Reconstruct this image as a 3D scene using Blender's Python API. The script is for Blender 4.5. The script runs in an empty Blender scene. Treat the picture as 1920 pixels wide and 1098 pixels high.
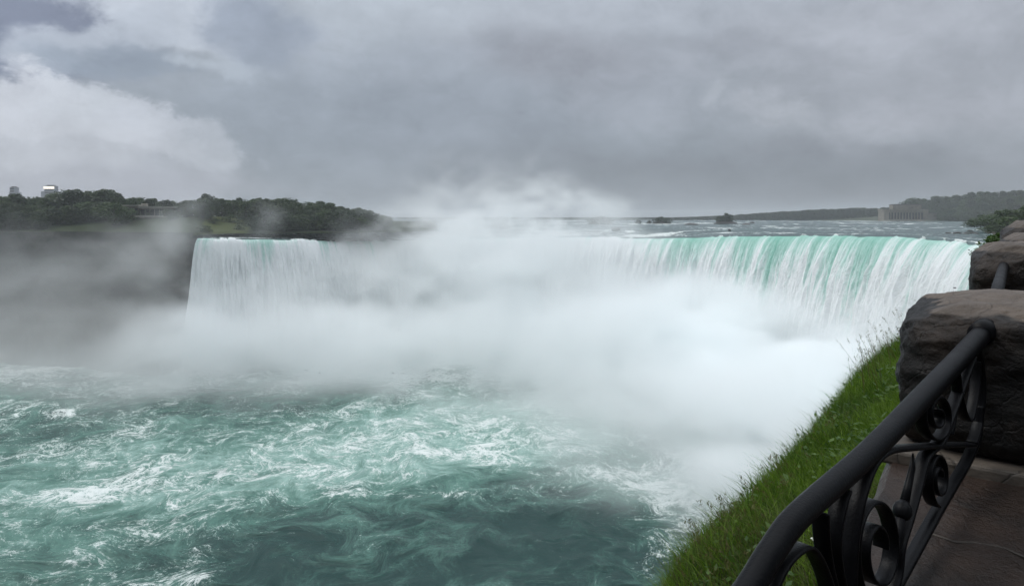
import bpy, bmesh, math, random
import numpy as np
from mathutils import Vector, Matrix, noise as mnoise

random.seed(7)
rng = np.random.default_rng(7)
S = bpy.context.scene
COL = S.collection
R = math.radians

# ------------------------------------------------------------------ camera
F, CX, HY, CZ = 1250.0, 960.0, 405.0, 59.0      # focal length and horizon in photo pixels, eye height (m)
cam_d = bpy.data.cameras.new('camera')
cam_d.sensor_width = 36.0
cam_d.lens = 36.0 * F / 1920.0
cam_d.shift_y = -(549.0 - HY) / 1920.0
cam_d.clip_start = 0.05
cam_d.clip_end = 12000
cam = bpy.data.objects.new('camera', cam_d)
COL.objects.link(cam)
cam.location = (0, 0, CZ)
cam.rotation_euler = (R(90), 0, 0)
S.camera = cam

def P(px, py, d):
    """world point seen at photo pixel (px, py) at forward distance d"""
    return Vector(((px - CX) / F * d, d, CZ - (py - HY) / F * d))

# ------------------------------------------------------------------ render settings
S.view_settings.view_transform = 'Standard'
S.view_settings.look = 'None'
S.view_settings.exposure = 0.0
S.view_settings.gamma = 1.0
S.render.engine = 'CYCLES'
cy = S.cycles
cy.use_denoising = True
cy.denoiser = 'OPENIMAGEDENOISE'
cy.use_adaptive_sampling = True
cy.adaptive_threshold = 0.02
cy.max_bounces = 40
cy.diffuse_bounces = 2
cy.glossy_bounces = 2
cy.transmission_bounces = 2
cy.transparent_max_bounces = 8
cy.volume_bounces = 32
cy.volume_step_rate = 2.5
cy.volume_max_steps = 160
cy.caustics_reflective = False
cy.caustics_refractive = False

# ------------------------------------------------------------------ node helpers
def lin(c):
    out = []
    for v in c:
        v = v / 255.0
        out.append(v / 12.92 if v <= 0.04045 else ((v + 0.055) / 1.055) ** 2.4)
    return tuple(out)

class NT:
    """tiny node tree builder; values may be numbers, tuples or sockets"""
    def __init__(s, tree):
        s.t = tree
        s.t.nodes.clear()
    def n(s, typ, ins=None, **props):
        nd = s.t.nodes.new(typ)
        for k, v in props.items():
            setattr(nd, k, v)
        for k, v in (ins or {}).items():
            s.put(nd.inputs[k], v)
        return nd
    def put(s, sock, v):
        if isinstance(v, bpy.types.NodeSocket):
            s.t.links.new(v, sock)
        elif v is not None:
            if sock.type == 'RGBA' and len(v) == 3:
                v = (*v, 1.0)
            sock.default_value = v
    def m(s, op, a, b=None, c=None, clamp=False):
        nd = s.t.nodes.new('ShaderNodeMath')
        nd.operation = op
        nd.use_clamp = clamp
        for i, v in enumerate((a, b, c)):
            if v is not None:
                s.put(nd.inputs[i], v)
        return nd.outputs[0]
    def vm(s, op, a, b=None, out=0):
        nd = s.t.nodes.new('ShaderNodeVectorMath')
        nd.operation = op
        s.put(nd.inputs[0], a)
        if b is not None:
            if op == 'SCALE':
                s.put(nd.inputs['Scale'], b)
            else:
                s.put(nd.inputs[1], b)
        return nd.outputs[out]
    def ss(s, x, lo, hi, a=0.0, b=1.0):
        nd = s.n('ShaderNodeMapRange', {'Value': x, 'From Min': lo, 'From Max': hi, 'To Min': a, 'To Max': b}, interpolation_type='SMOOTHSTEP')
        return nd.outputs[0]
    def mix(s, f, a, b):
        nd = s.n('ShaderNodeMix', None, data_type='RGBA')
        s.put(nd.inputs[0], f); s.put(nd.inputs[6], a); s.put(nd.inputs[7], b)
        return nd.outputs[2]
    def noise(s, vec, scale, detail=4.0, rough=0.55, dist=0.0, col=False):
        nd = s.n('ShaderNodeTexNoise', {'Vector': vec, 'Scale': scale, 'Detail': detail, 'Roughness': rough, 'Distortion': dist})
        return nd.outputs['Color' if col else 'Fac']
    def attr(s, name, out='Fac'):
        return s.n('ShaderNodeAttribute', None, attribute_name=name).outputs[out]
    def xyz(s, v):
        return s.n('ShaderNodeSeparateXYZ', {0: v}).outputs
    def comb(s, x, y, z):
        return s.n('ShaderNodeCombineXYZ', {0: x, 1: y, 2: z}).outputs[0]
    def bump(s, h, strength=0.5, dist=0.1, normal=None):
        nd = s.n('ShaderNodeBump', {'Height': h, 'Strength': strength, 'Distance': dist})
        if normal is not None:
            s.put(nd.inputs['Normal'], normal)
        return nd.outputs[0]

def material(name):
    m = bpy.data.materials.new(name)
    m.use_nodes = True
    b = NT(m.node_tree)
    out = b.n('ShaderNodeOutputMaterial')
    return m, b, out

def principled(b, out, col, rough=0.6, normal=None, spec=0.5, metal=0.0, **kw):
    p = b.n('ShaderNodeBsdfPrincipled', {'Base Color': col, 'Roughness': rough, 'Specular IOR Level': spec, 'Metallic': metal})
    if normal is not None:
        b.put(p.inputs['Normal'], normal)
    for k, v in kw.items():
        b.put(p.inputs[k], v)
    b.t.links.new(p.outputs[0], out.inputs['Surface'])
    return p

# ------------------------------------------------------------------ sky (world)
SUN_EL, SUN_AZ = R(56), R(-72)         # high, front left, behind cloud
world = bpy.data.worlds.new('World')
S.world = world
world.use_nodes = True
w = NT(world.node_tree)
wout = w.n('ShaderNodeOutputWorld')
wbg = w.n('ShaderNodeBackground')
w.t.links.new(wbg.outputs[0], wout.inputs['Surface'])
sky = w.n('ShaderNodeTexSky')
sky.sky_type = 'NISHITA'
sky.sun_disc = False
sky.sun_elevation = SUN_EL
sky.sun_rotation = SUN_AZ
dirv = w.vm('NORMALIZE', w.n('ShaderNodeTexCoord').outputs['Generated'])
dx, dy, dz = w.xyz(dirv)
az0 = w.m('ARCTAN2', dx, dy)
el0 = w.m('ARCSINE', dz)
# billowing warp of the cloud coordinates
wn = w.noise(w.vm('MULTIPLY', dirv, (1, 1, 1.7)), 3.2, 6.0, 0.58, col=True)
wx, wy, wz = w.xyz(w.vm('SUBTRACT', wn, (0.5, 0.5, 0.5)))
wn2 = w.noise(w.vm('MULTIPLY', dirv, (1, 1, 1.5)), 9.0, 7.0, 0.62, col=True)
vx, vy, vz = w.xyz(w.vm('SUBTRACT', wn2, (0.5, 0.5, 0.5)))

cn1 = w.m('SUBTRACT', w.noise(w.vm('MULTIPLY', dirv, (1, 1, 1.4)), 6.0, 12.0, 0.66, .3), .5)
cn2 = w.m('SUBTRACT', w.noise(w.vm('ADD', w.vm('MULTIPLY', dirv, (1, 1, 1.5)), (3.1, 7.7, 1.3)), 16.0, 10.0, 0.68, .3), .5)
cn = w.m('MULTIPLY_ADD', cn2, .6, cn1)
def sky_blob(px, py, sx, sy, tilt=0.0, warp=1.0, lo=0.15, hi=0.75, nk=.5):
    a = math.atan((px - CX) / F)
    e = math.atan((HY - py) / F * math.cos(a))
    A = w.m('SUBTRACT', w.m('MULTIPLY_ADD', wx, 0.10 * warp, w.m('MULTIPLY_ADD', vx, 0.07 * warp, az0)), a)
    E_ = w.m('SUBTRACT', w.m('MULTIPLY_ADD', wy, 0.07 * warp, w.m('MULTIPLY_ADD', vy, 0.06 * warp, el0)), e)
    if tilt:
        ct, st = math.cos(R(tilt)), math.sin(R(tilt))
        A, E_ = w.m('ADD', w.m('MULTIPLY', A, ct), w.m('MULTIPLY', E_, st)), w.m('SUBTRACT', w.m('MULTIPLY', E_, ct), w.m('MULTIPLY', A, st))
    r2 = w.m('ADD', w.m('POWER', w.m('ABSOLUTE', w.m('DIVIDE', A, sx / F)), 2.0), w.m('POWER', w.m('ABSOLUTE', w.m('DIVIDE', E_, sy / F)), 2.0))
    g = w.m('MULTIPLY_ADD', cn, nk, w.m('EXPONENT', w.m('MULTIPLY', r2, -1.0)))
    return w.ss(g, lo, hi)

col = w.mix(w.ss(el0, 0.0, 0.34), lin((140, 146, 154)), lin((172, 178, 187)))
for (px, py, sx, sy, tilt, warp, lo, hi, nk, c, k) in [
    (700, 30, 420, 150, 0, 1.0, .05, .95, .3, (188, 194, 202), .8),      # pale upper middle
    (1150, 20, 300, 110, 0, .8, .05, .95, .3, (182, 186, 194), .6),
    (60, 50, 200, 120, 24, 1.1, .12, .85, .8, (134, 140, 158), .95),       # dark purple corner
    (330, 25, 260, 62, -14, 1.2, .22, .78, 1.3, (206, 211, 220), .95),      # white break
    (200, 75, 150, 44, 22, 1.3, .22, .8, 1.4, (192, 198, 208), .8),
    (470, 60, 105, 80, -20, 1.2, .18, .8, 1.2, (148, 156, 170), .85),      # dark puff
    (255, 118, 120, 32, 4, 1.3, .2, .8, 1.2, (150, 159, 172), .8),         # dark base
    (410, 128, 110, 22, -8, 1.4, .25, .85, 1.4, (190, 197, 206), .8),
    (600, 240, 260, 150, 0, 1.0, .1, .9, .4, (154, 161, 171), .7),        # blue grey middle
    (900, 230, 260, 130, 0, 1.0, .1, .9, .4, (150, 156, 166), .6),
    (40, 310, 330, 140, -8, .9, .32, .54, .85, (184, 187, 196), .92),        # big pale bank on the left
    (330, 330, 150, 90, -20, 1.0, .25, .75, .6, (172, 176, 185), .75),
    (60, 205, 130, 62, 0, 1.0, .34, .62, 1.2, (208, 210, 217), .85),       # its puffy crown
    (190, 212, 110, 58, -12, 1.0, .34, .62, 1.2, (205, 208, 215), .85),
    (300, 250, 85, 52, -24, 1.0, .34, .64, 1.2, (195, 198, 206), .85),
    (395, 280, 64, 50, -30, 1.0, .34, .66, 1.2, (184, 188, 196), .8),
    (110, 280, 200, 60, 0, 1.0, .2, .9, .7, (200, 202, 209), .6),
    (230, 350, 260, 30, 0, .8, .2, .9, .4, (172, 174, 184), .6),
    (1060, 115, 240, 60, -8, 1.0, .1, .9, .5, (150, 152, 160), .75),      # mauve band
    (1800, 110, 420, 170, 0, .8, .05, .95, .3, (168, 170, 177), .75),
    (1470, 212, 110, 26, -16, 1.4, .35, 1.25, 1.2, (178, 181, 188), .75),     # pale wisps
    (1348, 180, 26, 34, 10, 1.4, .2, .9, .7, (178, 182, 189), .7),
    (1650, 40, 280, 70, 4, 1.0, .1, .95, .7, (184, 187, 195), .7),
    (1190, 190, 170, 60, -6, 1.2, .15, .95, .9, (166, 170, 179), .6),
    (1640, 285, 280, 24, -6, 1.1, .15, .95, .8, (142, 145, 153), .65),
    (1320, 95, 220, 26, -10, 1.2, .15, .95, .9, (152, 155, 163), .6),
    (1760, 215, 170, 40, 6, 1.2, .15, .95, .9, (176, 178, 186), .6),
    (820, 130, 160, 50, 10, 1.2, .15, .95, .9, (172, 178, 188), .6),
    (1420, 320, 480, 44, -4, .9, .1, .95, .5, (132, 136, 144), .8),       # dark base of the rain cloud
    (1150, 350, 330, 60, 0, .9, .1, .95, .3, (138, 143, 151), .6),
]:
    col = w.mix(w.m('MULTIPLY', sky_blob(px, py, sx, sy, tilt, warp, lo, hi, nk), k), col, lin(c))
fine = w.noise(w.vm('MULTIPLY', dirv, (1, 1, 2.0)), 7.0, 8.0, 0.6)
col = w.vm('SCALE', col, w.m('ADD', w.m('MULTIPLY_ADD', fine, 0.42, 0.79), w.m('MULTIPLY', cn2, .42)))
# the cloud deck overhead, brighter than near the horizon as under any overcast
over = w.noise(dirv, 2.0, 4.0, 0.5)
zen = w.vm('SCALE', lin((232, 236, 242)), w.m('MULTIPLY_ADD', over, 1.1, 1.25))
col = w.mix(w.ss(el0, 0.36, 1.0), col, zen)
back = w.ss(dy, 0.25, -0.35)
low = w.ss(el0, 1.05, 0.35)
col = w.mix(w.m('MULTIPLY', w.m('MULTIPLY', back, low), 0.96), col, lin((34, 35, 37)))  # unseen low sky behind the viewer, darkened to dim the near faces
col = w.vm('MULTIPLY', col, (.970, 1.0, 1.026))
clear = w.vm('SCALE', sky.outputs[0], 0.1)
col = w.mix(0.95, clear, col)
w.put(wbg.inputs['Color'], col)
wbg.inputs['Strength'].default_value = 1.0
world.cycles.sampling_method = 'MANUAL'
world.cycles.sample_map_resolution = 512

sun_d = bpy.data.lights.new('sun', 'SUN')
sun_d.energy = 1.5
sun_d.angle = R(25)
sun_d.color = (1.0, 0.97, 0.93)
sun = bpy.data.objects.new('sun', sun_d)
COL.objects.link(sun)
sv = Vector((math.sin(SUN_AZ) * math.cos(SUN_EL), math.cos(SUN_AZ) * math.cos(SUN_EL), math.sin(SUN_EL)))
sun.rotation_euler = sv.to_track_quat('Z', 'Y').to_euler()
sun.location = sv * 300

# ------------------------------------------------------------------ numpy noise
def _hash(i, j, k, seed):
    h = (i.astype(np.int64) * 374761393 + j.astype(np.int64) * 668265263 + k.astype(np.int64) * 2147483647 + seed * 974634777) & 0xFFFFFFFF
    h = ((h ^ (h >> 13)) * 1274126177) & 0xFFFFFFFF
    h = (h ^ (h >> 16)) & 0xFFFFFF
    return h.astype(np.float64) / 0xFFFFFF

def vnoise(x, y, z=None, seed=0):
    x = np.asarray(x, float); y = np.asarray(y, float)
    xi, yi = np.floor(x), np.floor(y)
    fx, fy = x - xi, y - yi
    fx = fx * fx * fx * (fx * (fx * 6 - 15) + 10); fy = fy * fy * fy * (fy * (fy * 6 - 15) + 10)
    if z is None:
        k = np.zeros_like(xi)
        h = lambda a, b: _hash(xi + a, yi + b, k, seed)
        return (h(0, 0) * (1 - fx) + h(1, 0) * fx) * (1 - fy) + (h(0, 1) * (1 - fx) + h(1, 1) * fx) * fy
    z = np.asarray(z, float)
    zi = np.floor(z); fz = z - zi
    fz = fz * fz * fz * (fz * (fz * 6 - 15) + 10)
    h = lambda a, b, c: _hash(xi + a, yi + b, zi + c, seed)
    q = lambda c: (h(0, 0, c) * (1 - fx) + h(1, 0, c) * fx) * (1 - fy) + (h(0, 1, c) * (1 - fx) + h(1, 1, c) * fx) * fy
    return q(0) * (1 - fz) + q(1) * fz

def fbm(x, y, z=None, oct=4, gain=0.5, seed=0):
    a, tot, s, f = 1.0, 0.0, 0.0, 1.0
    for o in range(oct):
        s = s + a * vnoise(x * f + o * 17.3, y * f - o * 9.1, None if z is None else z * f + o * 5.7, seed + o)
        tot += a; a *= gain; f *= 2.03
    return s / tot

def sstep(x, lo, hi):
    t = np.clip((x - lo) / (hi - lo), 0, 1)
    return t * t * (3 - 2 * t)

# ------------------------------------------------------------------ mesh helpers
def setp(o, label=None, cat=None, group=None, kind=None):
    if label: o['label'] = label
    if cat: o['category'] = cat
    if group: o['group'] = group
    if kind: o['kind'] = kind
    return o

def mesh_obj(name, verts, faces, mat=None, parent=None, smooth=True, attrs=None):
    me = bpy.data.meshes.new(name)
    verts = np.asarray(verts, dtype=np.float32).reshape(-1, 3)
    if isinstance(faces, np.ndarray):
        nf, k = faces.shape
        me.vertices.add(len(verts)); me.vertices.foreach_set('co', verts.ravel())
        me.loops.add(nf * k); me.loops.foreach_set('vertex_index', faces.astype(np.int32).ravel())
        me.polygons.add(nf)
        me.polygons.foreach_set('loop_start', np.arange(0, nf * k, k, dtype=np.int32))
        me.polygons.foreach_set('loop_total', np.full(nf, k, dtype=np.int32))
        me.update(calc_edges=True)
    else:
        me.from_pydata([tuple(v) for v in verts], [], faces)
        me.update()
    if smooth:
        me.polygons.foreach_set('use_smooth', np.ones(len(me.polygons), dtype=bool))
    for nm, (typ, arr) in (attrs or {}).items():
        at = me.attributes.new(nm, typ, 'POINT')
        at.data.foreach_set('vector' if typ == 'FLOAT_VECTOR' else 'value', np.asarray(arr, dtype=np.float32).ravel())
    if mat:
        me.materials.append(mat)
    o = bpy.data.objects.new(name, me)
    COL.objects.link(o)
    if parent:
        o.parent = parent
    return o

def empty(name, loc=(0, 0, 0), rz=0.0):
    o = bpy.data.objects.new(name, None)
    o.empty_display_size = 0.2
    COL.objects.link(o)
    o.location = loc
    o.rotation_euler = (0, 0, rz)
    return o

def grid_faces(nu, nv):
    i = np.arange(nu - 1)[:, None] * nv + np.arange(nv - 1)[None, :]
    return np.stack([i, i + nv, i + nv + 1, i + 1], -1).reshape(-1, 4)

def grid_obj(name, X, Y, Z, mat, parent=None, attrs=None, flip=False):
    nu, nv = X.shape
    f = grid_faces(nu, nv)
    if flip:
        f = f[:, ::-1]
    return mesh_obj(name, np.stack([X, Y, Z], -1).reshape(-1, 3), f, mat, parent, True,
                    {k: (t, np.asarray(a).reshape(-1)) if t == 'FLOAT' else (t, np.asarray(a).reshape(-1, 3)) for k, (t, a) in (attrs or {}).items()})

class MB:
    """collects boxes, tubes and straps into one mesh"""
    def __init__(s): s.v, s.f = [], []
    def add(s, vs, fs):
        n = len(s.v); s.v += [tuple(v) for v in vs]; s.f += [tuple(i + n for i in f) for f in fs]
    def box(s, c, h, rz=0.0):
        ca, sa = math.cos(rz), math.sin(rz)
        vs = []
        for z in (-1, 1):
            for x, y in ((-1, -1), (1, -1), (1, 1), (-1, 1)):
                a, b_ = x * h[0], y * h[1]
                vs.append((c[0] + a * ca - b_ * sa, c[1] + a * sa + b_ * ca, c[2] + z * h[2]))
        s.add(vs, [(3, 2, 1, 0), (4, 5, 6, 7), (0, 1, 5, 4), (1, 2, 6, 5), (2, 3, 7, 6), (3, 0, 4, 7)])
    def tube(s, pts, rad, n=10, cap=True):
        pts = [Vector(p) for p in pts]
        rads = rad if hasattr(rad, '__len__') else [rad] * len(pts)
        rings, up = [], None
        for i, p in enumerate(pts):
            t = (pts[min(i + 1, len(pts) - 1)] - pts[max(i - 1, 0)]).normalized()
            if up is None:
                up = t.orthogonal().normalized()
            up = (up - t * up.dot(t)).normalized()
            sd = t.cross(up)
            rings.append([p + (up * math.cos(2 * math.pi * k / n) + sd * math.sin(2 * math.pi * k / n)) * rads[i] for k in range(n)])
        vs = [v for r in rings for v in r]
        fs = [(i * n + k, i * n + (k + 1) % n, (i + 1) * n + (k + 1) % n, (i + 1) * n + k) for i in range(len(pts) - 1) for k in range(n)]
        if cap:
            fs += [tuple(range(n - 1, -1, -1)), tuple((len(pts) - 1) * n + k for k in range(n))]
        s.add(vs, fs)
    def strap(s, pts, nrm, wid, thk):
        """flat bar following pts in a plane with normal nrm: wid along nrm, thk in the plane"""
        pts = [Vector(p) for p in pts]
        vs = []
        for i, p in enumerate(pts):
            t = (pts[min(i + 1, len(pts) - 1)] - pts[max(i - 1, 0)]).normalized()
            sd = t.cross(nrm).normalized()
            a, b_ = nrm * wid * .5, sd * thk * .5
            e, g = nrm * wid * .42, sd * thk * .5
            vs += [p - a - b_ * .5, p - e - g, p + e - g, p + a - b_ * .5, p + a + b_ * .5, p + e + g, p - e + g, p - a + b_ * .5]
        fs = []
        for i in range(len(pts) - 1):
            for k in range(8):
                fs.append((i * 8 + k, i * 8 + (k + 1) % 8, i * 8 + 8 + (k + 1) % 8, i * 8 + 8 + k))
        fs += [tuple(range(7, -1, -1)), tuple((len(pts) - 1) * 8 + k for k in range(8))]
        s.add(vs, fs)
    def build(s, name, mat=None, parent=None, smooth=False):
        return mesh_obj(name, s.v, s.f, mat, parent, smooth)

def smooth_path(pts, per=6):
    """Catmull-Rom through points"""
    pts = [Vector(p) for p in pts]
    out = []
    for i in range(len(pts) - 1):
        a, b_, c, d = pts[max(i - 1, 0)], pts[i], pts[i + 1], pts[min(i + 2, len(pts) - 1)]
        for k in range(per):
            t = k / per
            out.append(0.5 * ((2 * b_) + (c - a) * t + (2 * a - 5 * b_ + 4 * c - d) * t * t + (3 * b_ - a - 3 * c + d) * t ** 3))
    out.append(pts[-1])
    return out

# ------------------------------------------------------------------ materials
def mat_water(name, deep, shallow, scale=1.0, foam_gain=1.0):
    m, b, out = material(name)
    pos = b.n('ShaderNodeNewGeometry').outputs['Position']
    wc = b.attr('warp', 'Vector')
    foam = b.attr('foam'); aer = b.attr('aer')
    wd = b.vm('ADD', wc, b.vm('SCALE', b.vm('SUBTRACT', b.noise(wc, 0.30 * scale, 6, .7, col=True), (.5, .5, .5)), 3.4 / scale))
    def ridge(sc, det, seed, width):
        n_ = b.noise(b.vm('ADD', wd, (seed, seed * 2, 0)), sc * scale, det, .55)
        return b.ss(b.m('ABSOLUTE', b.m('SUBTRACT', n_, .5)), width, 0.0)
    r1 = ridge(0.12, 8, 0, .020); r2 = ridge(0.30, 7, 31, .034); r3 = ridge(.8, 6, 57, .07)
    wv_ = b.vm('ADD', wc, b.vm('SCALE', b.vm('SUBTRACT', b.noise(wc, 0.11 * scale, 9, .66, col=True), (.5, .5, .5)), 15.0 / scale))
    def net(sc, width, seed):
        vd = b.n('ShaderNodeTexVoronoi', {'Vector': b.vm('MULTIPLY', b.vm('ADD', wv_, (seed, seed, 0)), (1.0, 1.15, 1)), 'Scale': sc * scale}, feature='DISTANCE_TO_EDGE', voronoi_dimensions='2D').outputs[0]
        return b.ss(vd, width, 0.0)
    brk = b.noise(b.vm('ADD', wc, (40, 2, 0)), .16 * scale, 5, .65)
    n1_ = b.m('MULTIPLY', net(.062, .075, 0), b.ss(brk, .36, .62)); n2_ = b.m('MULTIPLY', net(.15, .10, 23), b.ss(brk, .62, .40))
    wide_ = net(.062, .30, 0)
    r1 = b.m('MAXIMUM', r1, n1_); r2 = b.m('MAXIMUM', r2, n2_)
    patch = b.noise(b.vm('ADD', wc, (9, 4, 0)), 0.055 * scale, 4, .6)
    patch2 = b.noise(wd, 0.30 * scale, 4, .6)
    soft = b.noise(wd, 1.5 * scale, 7, .78)
    # lace of foam lines, fuller where the water is more broken
    amt = b.m('MULTIPLY', foam, b.ss(b.m('MULTIPLY_ADD', patch2, .5, patch), .50, .98, .25, 1.7))
    lace = b.m('MAXIMUM', b.m('MULTIPLY', r1, 1.0), b.m('MAXIMUM', b.m('MULTIPLY', r2, .85), b.m('MULTIPLY', r3, .62)))
    body = b.m('MULTIPLY_ADD', lace, .75, b.m('MULTIPLY', b.m('SUBTRACT', soft, .5), 1.95))
    fm = b.ss(b.m('ADD', body, b.m('MULTIPLY', amt, foam_gain)), .90, 1.42)
    veil = b.ss(b.m('ADD', b.m('MULTIPLY', aer, .9), b.m('ADD', b.m('MULTIPLY', b.m('SUBTRACT', soft, .5), .8), b.m('ADD', b.m('MULTIPLY', b.m('SUBTRACT', patch2, .5), 1.1), b.m('MULTIPLY_ADD', wide_, .22, b.m('MULTIPLY', lace, .28))))), .16, 1.25)
    wcol = b.mix(veil, deep, shallow)
    milk = b.ss(b.m('ADD', b.m('SUBTRACT', aer, 1.0), b.m('ADD', b.m('MULTIPLY', b.m('SUBTRACT', patch2, .5), 1.6), b.m('MULTIPLY', b.m('SUBTRACT', soft, .5), 1.0))), -.25, .6)
    wcol = b.mix(b.m('MULTIPLY', milk, .8), wcol, (.36, .52, .47))
    fine = b.noise(pos, 2.2 * scale, 8, .72)
    big = b.noise(b.vm('MULTIPLY', pos, (.6, 1, 1)), .42 * scale, 4, .6)
    h = b.m('ADD', b.m('MULTIPLY_ADD', fine, .5, b.m('MULTIPLY', big, 1.2)), b.m('MULTIPLY', fm, .12))
    nrm = b.bump(h, .5, .7 / scale)
    colr = b.mix(b.m('MULTIPLY', fm, b.ss(soft, .3, .6, .72, 1.0)), wcol, (.72, .76, .74))
    principled(b, out, colr, b.m('MULTIPLY_ADD', fm, .5, .22), nrm, spec=.24, IOR=1.33)
    return m

M_pool = mat_water('river_water', (.009, .040, .036), (.098, .215, .175))
M_river = mat_water('upper_river_water', (.028, .060, .060), (.10, .17, .16), scale=.55)

def mat_falls():
    m, b, out = material('falling_water')
    s_ = b.attr('s'); t_ = b.attr('t')        # metres along the lip, metres fallen
    def streak(fs, ft, det=4, seed=0.0, rough=.6):
        return b.noise(b.comb(b.m('MULTIPLY', s_, fs), b.m('MULTIPLY', t_, ft), seed), 1.0, det, rough)
    clump = b.m('MULTIPLY_ADD', b.attr('cl'), .62, b.m('MULTIPLY', streak(.16, .006, 5, 3.0, .7), .5))
    wide = streak(.28, .012, 4, 11.0)
    thin = streak(1.1, .045, 5, 23.0, .65)
    grain = streak(1.6, .45, 5, 41.0, .7)
    green = b.attr('green')
    f = b.m('ADD', b.m('MULTIPLY', clump, 1.15), b.m('MULTIPLY_ADD', wide, .95, b.m('MULTIPLY_ADD', thin, .45, b.m('SUBTRACT', b.m('MULTIPLY', grain, .40), .25))))
    f = b.m('ADD', f, b.m('MULTIPLY', b.m('POWER', b.m('DIVIDE', t_, 50.0, clamp=True), .6), .95))
    f = b.m('SUBTRACT', f, b.m('MULTIPLY_ADD', green, .52, -.17))
    white = b.ss(f, 1.08, 1.50)
    veil = b.mix(b.ss(b.m('ADD', f, b.m('MULTIPLY', grain, .5)), .95, 1.6), (.20, .49, .39), (.50, .74, .67))
    colr = b.mix(white, veil, (.90, .93, .93))
    h = b.m('MULTIPLY_ADD', wide, .6, b.m('MULTIPLY_ADD', thin, .7, b.m('MULTIPLY', grain, .8)))
    principled(b, out, colr, .55, b.bump(h, .65, 1.6), spec=.2)
    return m
M_falls = mat_falls()

def mat_rock(name, c1, c2, c3, scale=1.0, rough=.75, bump=.6, spec=.4, cracks=.55, skylit_top=None):
    m, b, out = material(name)
    pos = b.n('ShaderNodeTexCoord').outputs['Object']
    n1 = b.noise(pos, 1.3 * scale, 6, .65)
    n2 = b.noise(b.vm('MULTIPLY', pos, (1, 1, 1.5)), 4.0 * scale, 8, .72, dist=.4)
    n3 = b.noise(pos, 26 * scale, 4, .7)
    vor = b.n('ShaderNodeTexVoronoi', {'Vector': b.vm('ADD', pos, b.vm('SCALE', b.noise(pos, 3 * scale, 4, .6, col=True), .3 / scale)), 'Scale': 3.2 * scale}, feature='DISTANCE_TO_EDGE').outputs[0]
    crack = b.ss(vor, .0, .035, 1.0, 0.0)
    c = b.mix(b.ss(n1, .35, .65), c1, c2)
    c = b.mix(b.ss(n2, .45, .72), c, c3)
    if skylit_top:
        wf = b.ss(b.m('ADD', b.attr('skylit_top'), b.m('MULTIPLY', b.m('SUBTRACT', n2, .5), .9)), .35, .75)  # paler tops: sky light put into the stone colour
        c = b.mix(wf, c, b.mix(b.ss(n1, .35, .65), skylit_top, b.vm('SCALE', skylit_top, .6)))
    c = b.mix(b.m('MULTIPLY', n3, .35), c, b.vm('SCALE', c, .45))
    c = b.mix(b.m('MULTIPLY', crack, cracks), c, (.008, .007, .006))
    h = b.m('SUBTRACT', b.m('MULTIPLY_ADD', n2, .6, b.m('MULTIPLY_ADD', n3, .12, n1)), b.m('MULTIPLY', crack, .27 * cracks))
    principled(b, out, c, b.m('MULTIPLY_ADD', n2, .25, rough - .15), b.bump(h, bump, .06 / scale), spec=spec)
    return m

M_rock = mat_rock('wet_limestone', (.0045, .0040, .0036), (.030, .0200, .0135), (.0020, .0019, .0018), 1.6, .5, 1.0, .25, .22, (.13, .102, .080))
M_coping = mat_rock('coping_stone', (.022, .0140, .0100), (.036, .0215, .0145), (.0115, .0088, .007), 1.2, .50, 1.0, .3, .12)
M_slab = mat_rock('slab_stone', (.085, .070, .056), (.12, .10, .08), (.05, .045, .04), 1.4, .6, .4)
M_cliff = mat_rock('gorge_rock', (.050, .047, .042), (.085, .080, .070), (.034, .044, .028), .06, .85, .8)
M_ledge = mat_rock('river_rock', (.045, .042, .038), (.07, .062, .052), (.03, .028, .026), .5, .5)

def mat_leaf(name, c1, c2, spec=.25, rough=.55):
    m, b, out = material(name)
    f = b.attr('tint')
    rnd = b.n('ShaderNodeObjectInfo').outputs['Random']
    c = b.mix(f, c1, c2)
    c = b.vm('SCALE', c, b.m('MULTIPLY_ADD', rnd, .6, .7))
    p = b.n('ShaderNodeBsdfPrincipled', {'Base Color': c, 'Roughness': rough, 'Specular IOR Level': spec})
    tr = b.n('ShaderNodeBsdfTranslucent', {'Color': b.vm('MULTIPLY', c, (1.1, 1.3, .6))})
    mx = b.n('ShaderNodeMixShader', {0: .3, 1: p.outputs[0], 2: tr.outputs[0]})
    b.t.links.new(mx.outputs[0], out.inputs['Surface'])
    return m
M_leaf = mat_leaf('foliage', (.022, .042, .016), (.060, .090, .030))
M_leaf2 = mat_leaf('dark_foliage', (.018, .034, .016), (.040, .062, .026))
M_shrub = mat_leaf('shrub_leaves', (.030, .070, .016), (.085, .14, .035))
M_grass = mat_leaf('grass_blades', (.030, .072, .008), (.130, .210, .022), .15, .55)
M_weed = mat_leaf('weed_stalks', (.060, .060, .022), (.12, .11, .045), .2, .6)

def mat_plain(name, colr, rough=.7, var=.25, scale=3.0, spec=.4, metal=0.0, bump=0.0):
    m, b, out = material(name)
    pos = b.n('ShaderNodeTexCoord').outputs['Object']
    n1 = b.noise(pos, scale, 6, .65)
    c = b.mix(b.ss(n1, .3, .7), b.vm('SCALE', colr, 1 - var), b.vm('SCALE', colr, 1 + var))
    principled(b, out, c, rough, b.bump(n1, bump, .05) if bump else None, spec, metal)
    return m
M_bark = mat_plain('bark', (.045, .036, .028), .9, .4, 8)
M_lawn = mat_plain('lawn', (.062, .082, .024), .9, .35, .05)
m_, b_, o_ = material('island_ground')
n_ = b_.noise(b_.n('ShaderNodeNewGeometry').outputs['Position'], .09, 6, .65)
n2_ = b_.noise(b_.n('ShaderNodeNewGeometry').outputs['Position'], .5, 5, .7)
lw = b_.ss(b_.m('ADD', b_.attr('lawn'), b_.m('MULTIPLY', b_.m('SUBTRACT', n_, .5), .9)), .3, .7)
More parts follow.
